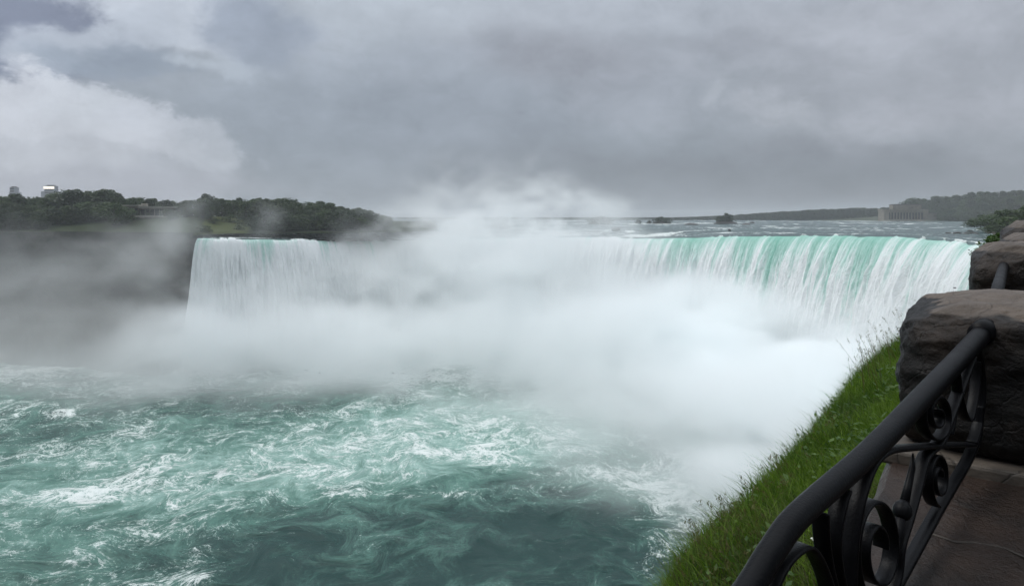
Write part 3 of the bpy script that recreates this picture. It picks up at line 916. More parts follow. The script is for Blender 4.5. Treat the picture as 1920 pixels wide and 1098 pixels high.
# ------------------------------------------------------------------ islets in the upper river
def bush_mesh(seed, n_blob=9, leaves=70, leaf=.07):
    return crown_mesh(seed, n_blob, leaves, leaf, .55, .02, 'round')
def lump(name, rx, ry, rz, seed, mat, parent, n=24, amp=.35, loc=(0, 0, 0), freq=1.5):
    th = np.linspace(0, 2 * math.pi, n, endpoint=False); ph = np.linspace(-.5, .5, n // 2) * math.pi
    TH, PH = np.meshgrid(th, ph, indexing='ij')
    x, y, z = np.cos(TH) * np.cos(PH), np.sin(TH) * np.cos(PH), np.sin(PH)
    r_ = 1 + amp * (fbm(x * freq + seed, y * freq, z * freq, oct=4, gain=.6, seed=seed) - .5) * 2
    V = np.stack([x * r_ * rx + loc[0], y * r_ * ry + loc[1], z * r_ * rz + loc[2]], -1).reshape(-1, 3)
    nv = n // 2
    f = [(i * nv + j, ((i + 1) % n) * nv + j, ((i + 1) % n) * nv + j + 1, i * nv + j + 1) for i in range(n) for j in range(nv - 1)]
    return mesh_obj(name, V, f, mat, parent)
def islet(px, py, d, wpx, hpx, label, seed, bush=True, name='river_islet'):
    sc = d / F
    root = empty(name, P(px, py, d)); root.location.z = 52.0
    setp(root, label, 'islet' if bush else 'rock')
    w_ = wpx * sc / 2
    h_ = hpx * sc
    lump('rock', w_, w_ * .7, max(.5, h_ * (.35 if bush else .8)), seed, M_ledge, root)
    if bush:
        for i, fx_ in enumerate((-.45, .05, .5)):
            V, F_, T = bush_mesh(seed + i)
            hh = h_ * (.75, 1.0, .8)[i]
            o = mesh_obj('bush', V * np.array([w_ * .95, w_ * .9, hh]), F_, M_leaf2, root, False, {'tint': ('FLOAT', T)})
            o.location = (fx_ * w_, 0, h_ * .12)
islet(1361, 424, 590, 42, 18, 'bushy green islet, largest in the river above the right falls', 301)
islet(1240, 424, 590, 36, 12, 'low bushy islet left of the largest islet in the river', 305)
islet(1196, 422, 600, 12, 7, 'tiny rounded bush islet at the left of the low bushy islet', 309)
islet(1217, 422, 610, 9, 6, 'tiny pointed bush islet touching the low bushy islet', 313)
islet(1127, 424, 575, 52, 14, 'hazy islet with bare branches beside the mist plume', 317)
islet(1410, 421, 640, 10, 4, 'small round rock far right of the largest islet', 321, False, 'river_rock')
islet(1399, 428, 520, 16, 4, 'flat dark rock just right of the largest islet', 322, False, 'river_rock')
islet(1297, 426, 540, 26, 4, 'flat dark rock shelf between the two bushy islets', 323, False, 'river_rock')
islet(1368, 437, 330, 5, 3, 'small dark rock near the brink below the largest islet', 324, False, 'river_rock')
islet(1155, 446, 345, 16, 5, 'dark rock breaking the brink at the edge of the mist', 325, False, 'river_rock')
islet(938, 432, 420, 38, 18, 'brown rock islet half lost in the centre of the mist', 326, True)
def driftwood(px, py, d, h):
    mb = MB(); r = random.Random(4)
    for i in range(11):
        a = r.uniform(-1.2, 1.2); L = h * r.uniform(.5, 1)
        p0 = Vector((r.uniform(-2, 2), 0, 0)); p1 = p0 + Vector((math.sin(a) * L * .5, r.uniform(-1, 1), L * .5)); p2 = p1 + Vector((math.sin(a * 1.4) * L * .5, r.uniform(-1, 1), L * .5))
        mb.tube([p0, p1, p2], [.28, .2, .08], 5)
        for k in range(2):
            b_ = r.uniform(-1.3, 1.3); mb.tube([p1, p1 + Vector((math.sin(b_) * L * .4, 0, L * .35))], [.14, .05], 4)
    o = mb.build('driftwood', M_bark); o.location = P(px, py, d)
    setp(o, 'bare grey driftwood branches standing on the hazy islet by the plume', 'driftwood')
driftwood(1134, 420, 572, 6)

# ------------------------------------------------------------------ right bank of the upper river
BD = np.array([118, 150, 200, 250, 300, 340, 400, 500, 700, 870], float)
BP = np.array([1935, 1893, 1862, 1850, 1838, 1850, 1862, 1866, 1858, 1838], float)
dq = np.concatenate([np.linspace(118, 400, 120), np.linspace(405, 880, 40)])
kx = (np.linspace(0, 1, 30) ** 1.5)
DQ, KK = np.meshgrid(dq, kx, indexing='ij')
xs = (np.interp(DQ, BD, BP) - CX) / F * DQ
X = xs + KK * 160; Y = DQ + 0 * KK
Z = 51.4 + 1.4 * sstep(X - xs, 0, 3) + 3.6 * sstep(X - xs, 2, 40) + .8 * (fbm(X / 5, Y / 5, oct=3, seed=77) - .5)
bank_r = grid_obj('river_bank', X, Y, Z, M_soil); setp(bank_r, kind='structure')
def shrub(px, py, d, w_, h_, seed, label, group=None, mat=None, name='bank_shrub', leaf=.05, zoff=0.0, blobs=12, leaves=120):
    p = P(px, py, d)
    root = empty(name, (p.x, p.y, p.z + zoff), seed)
    setp(root, label, 'shrub', group)
    V, F_, T = crown_mesh(seed, blobs, leaves, leaf, .5, .05, 'round')
    mesh_obj('foliage', V * np.array([w_, w_, h_]), F_, mat or M_shrub, root, False, {'tint': ('FLOAT', T)})
    st = MB(); r = random.Random(seed)
    for i in range(5):
        a = r.uniform(0, 6.28)
        st.tube([(0, 0, -.05 * h_), (math.cos(a) * w_ * .12, math.sin(a) * w_ * .12, h_ * .4), (math.cos(a) * w_ * .3, math.sin(a) * w_ * .3, h_ * .8)], [.022 * h_, .015 * h_, .005 * h_], 5)
    st.build('stem', M_bark, root)
    return root
for (px, py, d, w_, h_, sd, lb) in [
    (1832, 425, 305, 10, 3.6, 401, 'green shrub nearest the small rapids on the right river bank'),
    (1846, 423, 300, 11, 4.2, 402, 'round shrub second from the rapids on the right river bank'),
    (1862, 422, 285, 12, 4.8, 403, 'taller shrub in the middle of the right river bank'),
    (1880, 424, 262, 14, 6.0, 404, 'tallest dark shrub at the back of the right river bank'),
    (1858, 433, 235, 8, 2.4, 405, 'low spreading shrub at the water below the bank shrubs'),
    (1870, 437, 205, 6, 2.6, 406, 'bright shrub just above the far boulders on the bank'),
    (1900, 428, 230, 13, 6.4, 407, 'broad shrub rising behind the far boulders at the right'),
    (1925, 428, 210, 14, 7.5, 408, 'leafy shrub cut by the right edge of the view')]:
    shrub(px, py, d, w_, h_, sd, lb, None, M_leaf)
for i, (px, py, d, w_, h_, lb) in enumerate([
    (1795, 437, 262, 16, 5, 'dark wet rock ledge left of the small cascade'), (1812, 437, 255, 15, 5, 'dark wet rock ledge beside the small cascade'),
    (1826, 436, 255, 18, 6, 'dark wet rock ledge under the bank shrubs'), (1778, 438, 268, 12, 3, 'low rock farthest out from the bank by the small cascade'),
    (1818, 427, 300, 12, 4, 'small rock in the rapids upstream of the cascade')]):
    islet(px, py, d, w_, h_, lb, 330 + i, False, 'river_rock')

# ------------------------------------------------------------------ near bank: edge of the gorge, grass
EDGE = np.array([(-6, -4, -2.1), (-3.2, -.8, -2.1), (-.9, 1.0, -2.05), (.1, 2.15, -2.0), (.74, 2.8, -2.0), (.95, 3.3, -1.96), (1.07, 3.6, -1.95), (1.27, 3.95, -1.95), (1.56, 4.3, -1.93), (1.92, 4.7, -1.91),
                 (2.26, 5.1, -1.87), (2.82, 5.8, -1.80), (3.32, 6.4, -1.76), (3.92, 7.2, -1.7), (5.03, 8.5, -1.62), (8.45, 12, -1.8), (11.4, 16, -2.0),
                 (22.5, 30, -2.6), (45.5, 60, -3.4), (74, 98, -4), (98, 132, -5), (112, 152, -5.6)])
def wall_x(d): return 1.373 + .75 * (d - 2.4)
el = np.concatenate([[0], np.cumsum(np.linalg.norm(np.diff(EDGE[:, :2], axis=0), axis=1))])
ss_ = np.concatenate([np.linspace(0, el[14], 150), np.linspace(el[14], el[16], 30)[1:], np.linspace(el[16], el[-1], 60)[1:]])
def edge_at(s): return np.stack([np.interp(s, el, EDGE[:, i]) for i in range(3)], -1)
EP = edge_at(ss_)
for _ in range(3):
    EP[1:-1] = (EP[:-2] + 2 * EP[1:-1] + EP[2:]) / 4
UDIR, NDIR = Vector((.6, .8, 0)), Vector((.8, -.6, 0))
inw = np.array([.8, -.6])
wid = np.interp(ss_, [0, el[3], el[9], el[14], el[16], el[17], el[-1]], [1.2, 1.0, 1.0, .95, .8, 5, 10])
# cross section: (fraction inward of strip or metres outward, height)
CS = [(-40, None), (-3, None), (-1.25, None), (-1, .50), (-.85, .42), (-.7, .34), (-.55, .26), (-.4, .17), (-.25, .09), (-.12, .03), (0, 0), (.10, -.05), (.22, -.16), (.36, -.36), (.55, -.75), (.8, -1.4), (1.2, -2.8), (1.9, -6), (2.8, -14), (3.5, -28), (5.5, -45), (11, -61)]
rows = []
for (a, z_) in CS:
    if a <= 0:
        off = -a * wid if a >= -1.3 else wid * 1.25 + (-a - 1.25)
        x = EP[:, 0] + inw[0] * off; y = EP[:, 1] + inw[1] * off
        z = EP[:, 2] + (z_ if z_ is not None else .42) * np.minimum(wid, 1.1)
        if a < -1: z = np.minimum(z, -1.72)
    else:
        x = EP[:, 0] - inw[0] * a; y = EP[:, 1] - inw[1] * a; z = EP[:, 2] + z_
    rows.append(np.stack([x, y, z + CZ], -1))
G = np.stack(rows, 1)
wob = fbm(G[..., 0] * 2.2, G[..., 1] * 2.2, G[..., 2] * .6, oct=4, seed=91) - .5
big = fbm(G[..., 0] * .3, G[..., 1] * .3, G[..., 2] * .25, oct=4, seed=92) - .5
far_out = np.array([0 if c[0] <= .3 else min(1.0, (c[0] - .3) / 1.0) for c in CS])[None, :]
G[..., 2] += .10 * wob
G[..., 0] -= inw[0] * (2.2 * big * far_out); G[..., 1] -= inw[1] * (2.2 * big * far_out)
nturf = 16
bank = grid_obj('near_bank', G[:, :nturf, 0], G[:, :nturf, 1], G[:, :nturf, 2], M_turf, flip=True); setp(bank, kind='structure')
nearcliff = grid_obj('near_cliff', G[:, nturf - 1:, 0], G[:, nturf - 1:, 1], G[:, nturf - 1:, 2], M_cliff, flip=True); setp(nearcliff, kind='structure')

def on_bank(s, a):
    """bank surface at arc position s and cross position a (-1 at the wall, 0 at the edge, >0 over it); arrays"""
    cs = np.array([c[0] for c in CS[2:]])
    j = np.clip(np.searchsorted(cs, a) - 1, 0, len(cs) - 2)
    u = (a - cs[j]) / (cs[j + 1] - cs[j])
    fi = np.interp(s, ss_, np.arange(len(ss_)))
    i = np.clip(fi.astype(int), 0, len(ss_) - 2); t = fi - i
    g = lambda ii, jj: G[ii, jj + 2]
    lo_ = g(i, j) * (1 - t)[:, None] + g(i + 1, j) * t[:, None]
    hi_ = g(i, j + 1) * (1 - t)[:, None] + g(i + 1, j + 1) * t[:, None]
    return lo_ * (1 - u)[:, None] + hi_ * u[:, None]

def blades(n, s, a, hmin, hmax, width, lean, seg=3, seed=0, droop=.5):
    r = np.random.default_rng(seed)
    p = on_bank(s, a)
    h = hmin + (hmax - hmin) * r.random(n) ** 1.4
    ang = r.random(n) * 6.283
    ld_ = np.stack([np.cos(ang), np.sin(ang)], -1) * (lean * (.3 + r.random(n)))[:, None] + np.array([-.8, .6]) * .22
    fa = r.random(n) * 6.283
    sd = np.stack([np.cos(fa), np.sin(fa)], -1)
    V = np.zeros((n, seg * 2 + 1, 3))
    for k in range(seg + 1):
        t = k / seg
        c = p.copy()
        c[:, :2] += ld_ * (h * (t ** (1 + droop)))[:, None]
        c[:, 2] += h * (t - .35 * droop * t * t) - .015
        wd_ = width * (1 - t) ** .7 * (.7 + .6 * r.random(n))
        if k < seg:
            V[:, 2 * k] = c; V[:, 2 * k + 1] = c
            V[:, 2 * k, :2] -= sd * wd_[:, None] / 2; V[:, 2 * k + 1, :2] += sd * wd_[:, None] / 2
        else:
            V[:, 2 * k] = c
    return V, r.random(n), h

def blade_mesh(name, sets, mat):
    vs, fs, ts, base = [], [], [], 0
    for V, tint in sets:
        n, m = V.shape[:2]; seg = (m - 1) // 2
        idx = base + np.arange(n)[:, None] * m
        for k in range(seg - 1):
            fs.append(np.concatenate([idx + 2 * k, idx + 2 * k + 1, idx + 2 * k + 3, idx + 2 * k + 2], 1))
        k = seg - 1
        fs.append(np.concatenate([idx + 2 * k, idx + 2 * k + 1, idx + 2 * k + 2, idx + 2 * k + 2], 1)[:, :4])
        vs.append(V.reshape(-1, 3)); ts.append(np.repeat(tint, m)); base += n * m
    V = np.concatenate(vs); Fq = np.concatenate(fs)
    tri = Fq[:, 2] == Fq[:, 3]
    quads = Fq[~tri]; tris = Fq[tri][:, :3]
    me = bpy.data.meshes.new(name)
    me.vertices.add(len(V)); me.vertices.foreach_set('co', V.astype(np.float32).ravel())
    loops = np.concatenate([quads.ravel(), tris.ravel()]).astype(np.int32)
    me.loops.add(len(loops)); me.loops.foreach_set('vertex_index', loops)
    tot = np.concatenate([np.full(len(quads), 4), np.full(len(tris), 3)]).astype(np.int32)
    me.polygons.add(len(tot)); me.polygons.foreach_set('loop_total', tot)
    me.polygons.foreach_set('loop_start', np.concatenate([[0], np.cumsum(tot)[:-1]]).astype(np.int32))
    me.update(calc_edges=True)
    me.attributes.new('tint', 'FLOAT', 'POINT').data.foreach_set('value', np.concatenate(ts).astype(np.float32))
    me.materials.append(mat)
    o = bpy.data.objects.new(name, me); COL.objects.link(o)
    return o

S0, S1 = el[3] - .2, el[14] + 1.0
def samp(n, a0, a1, s0=S0, s1=S1, seed=1, clump=0.0):
    r = np.random.default_rng(seed)
    s = s0 + (s1 - s0) * r.random(n) ** 1.15; a = a0 + (a1 - a0) * r.random(n)
    if clump:
        k_ = fbm(s * 3.1, a * 3.5, oct=3, seed=seed + 5) > clump
        s, a = s[k_], a[k_]
    return s, a
sets = []
s, a = samp(78000, -1.0, .42, seed=11)
V, t, h = blades(len(s), s, a, .05, .17, .0045, .75, 3, 12, .9)
patch = fbm(s * 1.6, a * 2.2, oct=3, seed=95)
sets.append((V, np.clip(.25 + 1.9 * (patch - .42) + .6 * (t - .5), 0, 1)))
s, a = samp(16000, -1.0, .3, seed=14, clump=.5)
V, t, h = blades(len(s), s, a, .12, .30, .0055, .7, 3, 15, 1.0)
sets.append((V, np.clip(.3 + .7 * t, 0, 1)))
s, a = samp(9000, -.22, .30, seed=23)                 # ragged tufts along the edge
keep = fbm(s * 2.6, a * 2, oct=3, seed=33) > .44
s, a = s[keep], a[keep]
V, t, h = blades(len(s), s, a, .10, .30, .0065, .6, 3, 24, .8)
sets.append((V, np.clip(t, 0, 1)))
grass = blade_mesh('grass', sets, M_grass); setp(grass, kind='stuff')
# broad leaved ground plants in clumps between the grass
r = np.random.default_rng(44)
s, a = samp(5200, -1.0, .25, seed=45, clump=.53)
p = on_bank(s, a); n = len(p)
base = p + np.stack([r.normal(0, .02, n), r.normal(0, .02, n), .02 + .10 * r.random(n)], -1)
d_ = np.stack([r.normal(size=n), r.normal(size=n), np.abs(r.normal(size=n)) * .5], -1); d_ /= np.linalg.norm(d_, axis=1)[:, None]
sd = np.cross(d_, np.array([0, 0, 1.0]) + r.normal(size=(n, 3)) * .4); sd /= np.linalg.norm(sd, axis=1)[:, None]
l_ = (.025 + .05 * r.random(n))[:, None]
lv = np.stack([base, base + d_ * l_ * .5 - sd * l_ * .25, base + d_ * l_, base + d_ * l_ * .5 + sd * l_ * .25], 1).reshape(-1, 3)
gp = mesh_obj('ground_plants', lv, np.arange(len(lv)).reshape(-1, 4), M_shrub, None, False, {'tint': ('FLOAT', np.repeat(r.random(n), 4))})
setp(gp, kind='stuff')
s, a = samp(15000, -1.0, .42, S0, el[8], seed=17)
V, t, h = blades(len(s), s, a, .06, .24, .004, .8, 3, 18, 1.0)
s2, a2 = samp(9000, -1.0, .42, S0, S1, seed=19, clump=.56)
V2, t2, h = blades(len(s2), s2, a2, .06, .22, .004, .8, 3, 20, 1.0)
dry = blade_mesh('dry_grass', [(V, t * .6), (V2, t2)], M_weed); setp(dry, kind='stuff')
# seed stalks along the edge
sets = []
def stalks(n, s0, s1, a0, a1, h0, h1, seed, w_=.0042):
    s, a = samp(n, a0, a1, s0, s1, seed)
    V, t, h = blades(n, s, a, h0, h1, w_, .22, 4, seed + 1, .35)
    sets.append((V, t))
    # small seed heads near the tips
    r = np.random.default_rng(seed + 2)
    tips = V[:, -1]; prev = V[:, -3]
    for k in range(7):
        f = .0 + .45 * k / 7
        c = tips * (1 - f) + prev * f + r.normal(size=(n, 3)) * .006
        up = np.stack([r.normal(size=n) * .5, r.normal(size=n) * .5, np.ones(n)], -1) * .0095
        sd = np.stack([np.cos(r.random(n) * 6.28), np.sin(r.random(n) * 6.28), np.zeros(n)], -1) * .0026
        W_ = np.stack([c - sd, c + sd, c + up - sd * .8, c + up + sd * .8, c + up * 1.5], 1)
        sets.append((W_, r.random(n)))
sA = el[5]; sB = el[8]; sC = el[11]; sD = el[14]
stalks(150, el[4] - .1, el[7] + .2, -.25, .12, .14, .32, 501)
stalks(70, el[7], el[9], -.2, .1, .12, .28, 505)
stalks(40, el[9], el[11], -.2, .1, .12, .28, 509)
stalks(90, el[13] - .2, el[14] + .4, -.4, .1, .25, .55, 513, .008)
stalks(24, el[12], el[13] + .2, -.2, .1, .25, .62, 517, .008)
weeds = blade_mesh('seed_stalks', sets, M_weed); setp(weeds, kind='stuff')

def leafy(s, a, w_, h_, seed, label, leaf=.05):
    p = on_bank(np.array([s]), np.array([a]))[0]
    root = empty('leafy_weed', p, seed); setp(root, label, 'plant')
    r = np.random.default_rng(seed); st = MB(); vs, ts = [], []
    for i in range(9):
        an = r.random() * 6.28; L = h_ * (.6 + .4 * r.random())
        e = Vector((math.cos(an) * w_ * .5 * r.random(), math.sin(an) * w_ * .5 * r.random(), L)); m_ = e * .5 + Vector((0, 0, L * .08))
        st.tube([(0, 0, -.02), m_, e], [.004, .003, .0015], 5)
        for k in range(16):
            f = .25 + .75 * k / 16
            c = np.array(Vector((0, 0, 0)).lerp(m_, f * 2) if f < .5 else m_.lerp(e, f * 2 - 1)) + r.normal(size=3) * .0095
            d_ = r.normal(size=3); d_[2] = abs(d_[2]) * .6; d_ /= np.linalg.norm(d_); sd = np.cross(d_, r.normal(size=3)); sd /= np.linalg.norm(sd)
            l_ = leaf * (.6 + .7 * r.random())
            vs.append([c, c + d_ * l_ * .5 - sd * l_ * .22, c + d_ * l_, c + d_ * l_ * .5 + sd * l_ * .22]); ts += [r.random()] * 4
    st.build('stem', M_weed, root, True)
    vv = np.array(vs).reshape(-1, 3)
    mesh_obj('leaves', vv, np.arange(len(vv)).reshape(-1, 4), M_shrub, root, False, {'tint': ('FLOAT', ts)})
leafy(el[14] - .25, -.25, .35, .42, 601, 'leafy green weed against the boulder at the top of the grass bank', .07)
leafy(el[14] + .1, -.05, .4, .30, 602, 'small leafy weed below the boulder at the top of the grass bank', .06)
leafy(el[5] + .05, .0, .16, .16, 603, 'leafy weed at the lowest tip of the grass bank', .03)
def flower(s, a, h_, mat, label, group, name, umbel=True, seed=1):
    p = on_bank(np.array([s]), np.array([a]))[0]
    root = empty(name, p); setp(root, label, 'flower', group)
    r = random.Random(seed); st = MB(); fl = MB()
    for k in range(3 if umbel else 5):
        a_ = r.uniform(0, 6.28); e = Vector((math.cos(a_) * .03, math.sin(a_) * .03, h_ * r.uniform(.8, 1)))
        st.tube([(0, 0, -.02), e * .6, e], [.0022, .0018, .0014], 5)
        for q_ in range(14 if umbel else 5):
            b2 = r.uniform(0, 6.28); rr_ = (.022 if umbel else .008) * math.sqrt(r.random())
            c = e + Vector((math.cos(b2) * rr_, math.sin(b2) * rr_, r.uniform(0, .004)))
            z_ = .005
            fl.add([c + Vector((z_, 0, .001)), c + Vector((0, z_, .002)), c + Vector((-z_, 0, .001)), c + Vector((0, -z_, 0))], [(0, 1, 2, 3)])
    st.build('stem', M_weed, root); fl.build('petals', mat, root)
flower(el[12] + .1, -.55, .14, M_yellow, 'small yellow wildflowers in the grass below the boulder', None, 'yellow_wildflower', False, 3)
flower(el[8] + .1, -.92, .12, M_white, 'white flower head in the grass beside the coping', None, 'white_wildflower', True, 5)
flower(el[6] + .0, -.55, .13, M_white, 'white flower head in the grass under the near end of the handrail', None, 'white_wildflower', True, 6)
flower(el[6] - .6, -.45, .12, M_white, 'lowest white flower head, in the grass at the foot of the handrail', None, 'white_wildflower', True, 8)

# ------------------------------------------------------------------ parapet: coping, stone posts, pavement
pv_ = mesh_obj('pavement', [(-6, -8, CZ - 1.68), (14, -8, CZ - 1.68), (26, 18, CZ - 1.68), (14.2, 19, CZ - 1.68), (-4.6, -6, CZ - 1.68)], [(0, 1, 2, 3, 4)], M_pave)
setp(pv_, kind='structure')
def wl_pt(d, off, z):
    return (wall_x(d) + .8 * off, d - .6 * off, CZ + z)
WD = np.concatenate([np.linspace(-3.0, 3.4, 60), np.linspace(3.6, 18, 50)])
WZ = np.interp(WD, [-3, 1.5, 2.45, 5.3, 9, 14, 18], [-1.30, -1.03, -.935, -.83, -.75, -.62, -.55])
prof = [(-.06, -1.3), (-.03, -.5), (0, -.16), (-.045, -.15), (-.05, -.03), (-.02, .0), (.2, .004), (.42, .0), (.64, .003), (.86, -.004), (.90, -.03), (.89, -.15), (.85, -.16), (.86, -1.3)]
VV = np.zeros((len(WD), len(prof), 3))
for i, d in enumerate(WD):
    for j, (o_f, dz_) in enumerate(prof):
        VV[i, j] = wl_pt(d, o_f, WZ[i] + (dz_ if dz_ > -1 else dz_ - .1))
nz_ = fbm(VV[..., 0] * 6, VV[..., 1] * 6, VV[..., 2] * 6, oct=4, gain=.6, seed=97) - .5
VV[..., 2] += .022 * nz_ * (np.array([p[1] > -.6 for p in prof])[None, :])
VV[..., 0] -= .05 * nz_ * (np.array([p[0] < .05 for p in prof])[None, :])
wall_root = empty('parapet_wall', wl_pt(1.5, .4, -1.68))
setp(wall_root, 'low brown stone parapet wall carrying the boulders and iron railing', 'wall')
def rel(o, root):
    o.parent = root; o.matrix_parent_inverse = Matrix.Translation(-Vector(root.location)); return o
cop = grid_obj('coping', VV[..., 0], VV[..., 1], VV[..., 2], M_coping, flip=False); rel(cop, wall_root)

mb = MB()
for dj in (2.12, 4.3, 6.4):
    zj = float(np.interp(dj, WD, WZ))
    for k in range(14):
        o0 = .03 + .82 * k / 14
        q0 = Vector(wl_pt(dj + .02 * math.sin(k * 1.7), o0, zj + .004)); q1 = Vector(wl_pt(dj + .02 * math.sin((k + 1) * 1.7), o0 + .82 / 14, zj + .004))
        mb.add([q0 - UDIR * .006, q1 - UDIR * .006, q1 + UDIR * .006, q0 + UDIR * .006, q0 - UDIR * .009 - Vector((0, 0, .03)), q1 - UDIR * .009 - Vector((0, 0, .03)), q1 + UDIR * .009 - Vector((0, 0, .03)), q0 + UDIR * .009 - Vector((0, 0, .03))], [(0, 1, 2, 3), (4, 5, 1, 0), (2, 6, 7, 3), (0, 3, 7, 4), (1, 5, 6, 2)])
rel(mb.build('mortar_joint', M_joint), wall_root)
def boulder(corner, hn, hu, zb, zt, seed, label, chamf=.35, cuts=46):
    """rough hewn stone post: left front corner on the wall line, half sizes along the wall normal and direction"""
    c = Vector((corner[0], corner[1], 0)) + NDIR * hn + UDIR * hu
    hz_ = (zt - zb) / 2
    bm = bmesh.new(); bmesh.ops.create_cube(bm, size=2.0)
    bmesh.ops.subdivide_edges(bm, edges=bm.edges[:], cuts=cuts, use_grid_fill=True)
    p = np.array([v.co[:] for v in bm.verts])
    faces = [[v.index for v in f.verts] for f in bm.faces]; bm.free()
    k = 9.0
    p = p * (np.max(np.abs(p), 1) / (np.sum(np.abs(p) ** k, 1) ** (1 / k)))[:, None]
    r = np.random.default_rng(seed)
    # chisel flats off the block
    for i in range(70):
        nrm = r.normal(size=3)
        if i % 3: nrm[r.integers(0, 3)] *= 3.2
        nrm /= np.linalg.norm(nrm)
        sup = (p @ nrm).max()
        d = sup * (1 - abs(r.normal(0, .030)) - .006)
        if i == 0: nrm = np.array([-.62, -.1, .78]); nrm /= np.linalg.norm(nrm); d = (p @ nrm).max() * (1 - chamf * .42)
        if i == 1: nrm = np.array([-.3, -.75, .60]); nrm /= np.linalg.norm(nrm); d = (p @ nrm).max() * .87
        over = np.clip(p @ nrm - d, 0, None)
        p = p - over[:, None] * nrm * .92
    cell = fbm(p[:, 0] * 3.1 + seed, p[:, 1] * 3.1, p[:, 2] * 3.1, oct=3, gain=.55, seed=seed + 9) - .5
    fine = np.abs(fbm(p[:, 0] * 8 + seed, p[:, 1] * 8, p[:, 2] * 8, oct=4, gain=.62, seed=seed + 17) - .5)
    nn = p / np.linalg.norm(p, axis=1)[:, None]
    p = p + nn * (.12 * cell - .10 * fine)[:, None]
    skylit_top = sstep(p[:, 2] + .25 * cell, .72, .88)  # mask of the post top, painted paler as if lit by the sky
    X_, Y_, Z_ = p[:, 0] * hn, p[:, 1] * hu, p[:, 2] * hz_
    V = np.stack([.8 * X_ + .6 * Y_, -.6 * X_ + .8 * Y_, hz_ + Z_], -1)
    o = mesh_obj('stone_post', V, np.array(faces), M_rock, None, True, {'skylit_top': ('FLOAT', skylit_top)})
    o.location = (c.x, c.y, CZ + zb)
    setp(o, label, 'boulder', 'stone posts along the parapet')
    return o
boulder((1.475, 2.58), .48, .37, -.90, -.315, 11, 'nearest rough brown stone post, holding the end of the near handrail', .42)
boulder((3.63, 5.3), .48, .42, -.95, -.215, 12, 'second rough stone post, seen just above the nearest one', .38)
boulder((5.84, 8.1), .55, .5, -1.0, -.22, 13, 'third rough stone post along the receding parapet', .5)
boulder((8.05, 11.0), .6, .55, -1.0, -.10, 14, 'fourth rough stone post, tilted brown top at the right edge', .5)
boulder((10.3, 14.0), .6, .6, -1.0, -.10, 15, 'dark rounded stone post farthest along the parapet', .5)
sl = []
slab_p = [(2.47, -.05, 0), (2.47, .95, 0)]
mb = MB()
c0 = Vector((1.50, 2.57, 0)) + NDIR * .44 + UDIR * .33
mb.box((c0.x, c0.y, CZ - .915), (.52, .40, .028), math.atan2(-.6, .8))
slab = mb.build('base_slab', M_slab)
bv = slab.modifiers.new('bevel', 'BEVEL'); bv.width = .012; bv.segments = 2
setp(slab, 'pale thin stone slab under the nearest stone post', 'slab')

# ------------------------------------------------------------------ iron railing
def PP(px, py):
    """point of the near railing's plane (upright, running into the nearest stone post)"""
    k_ = (px - CX) / F
    d = -.796 / (k_ - 1.034)
    return Vector((k_ * d, d, CZ - (py - HY) / F * d))
c8 = lambda pts: [PP(1400 + x * .2897, 780 + y * .2896) for x, y in pts]
c6 = lambda pts: [PP(1600 + x * .3645, 480 + y * .3643) for x, y in pts]
PN = Vector((1.034, -1, 0)); PN = Vector((-1, 1.034, 0)).normalized() * 1.0
PN = Vector((1, -1.034, 0)).normalized()          # normal of the plane x = .383 + (d - 1.14) * 1.034
rail = empty('iron_railing', PP(1600, 1000)); rail.location.z = CZ - 1.0
setp(rail, 'black wrought iron railing with scrolls, nearest to the viewer', 'railing', 'iron railings between the stone posts')
def piece(name, mb, mat=M_iron, smooth=True, root=None):
    return rel(mb.build(name, mat, None, smooth), root or rail)
mb = MB()
hp = smooth_path([PP(1225, 1420), PP(1322, 1225), PP(1407, 1098), PP(1450, 1028), PP(1499, 964), PP(1603, 872), PP(1662, 815), PP(1722, 752), PP(1793, 678), PP(1838, 629), PP(1862, 604)], 8)
mb.tube(hp, [.0240 + .0085 * min(1, max(0, (p.y - 1.15) / 1.2)) for p in hp], 20); piece('handrail', mb)
mb = MB(); mb.tube([PP(1838, 627), PP(1852, 614)], [.041, .044], 20); piece('socket', mb)
def strap_piece(name, pts, wid=.033, thk=.008, per=8, off=0.0):
    mb = MB(); mb.strap([p + PN * off for p in smooth_path(pts, per)], PN, wid, thk); return piece(name, mb)
# bottom bar, from the stone post down to the near end
strap_piece('bottom_rail', [PP(1835, 760), PP(1831, 815)] + c8([(1455, 215), (1400, 330), (1262, 560), (1110, 830), (960, 1098), (760, 1450), (400, 2050)]), .034, .016)
strap_piece('end_strap', c6([(628, 470), (648, 560), (655, 660), (650, 780), (632, 890), (610, 960)]), .034, .012)
strap_piece('diagonal_bar', c6([(606, 515), (560, 640), (500, 800), (442, 950)]) + c8([(1150, 260), (1100, 440), (1040, 650), (985, 830), (965, 1000), (930, 1150)]), .036, .011)
strap_piece('u_strap', c6([(520, 560), (535, 690), (560, 800), (588, 842), (612, 760), (628, 640), (630, 540)]), .032, .008)
strap_piece('cross_strap', c8([(1450, 182), (1330, 183), (1200, 190), (1060, 200), (950, 210), (885, 225), (830, 262), (785, 330), (745, 430), (708, 560), (680, 720), (662, 900), (655, 1098), (650, 1300)]), .040, .011)
def spiral(cx, cy_, rx, ry, a0, turns, shrink, conv, name='scroll', wid=.036, thk=.008, lead=()):
    pts = []
    n = int(26 * abs(turns))
    for i in range(n + 1):
        f = i / n; a = a0 + 2 * math.pi * turns * f; k_ = 1 - (1 - shrink) * f
        pts.append((cx + rx * k_ * math.cos(a), cy_ + ry * k_ * math.sin(a)))
    mb = MB(); mb.strap(smooth_path(conv(list(lead) + pts), 2), PN, wid, thk); return piece(name, mb)
# large near scroll
spiral(825, 850, 150, 362, math.pi * .75, 1.62, .30, c8, 'scroll', .038, .008, lead=[(800, 1330), (745, 1230)])
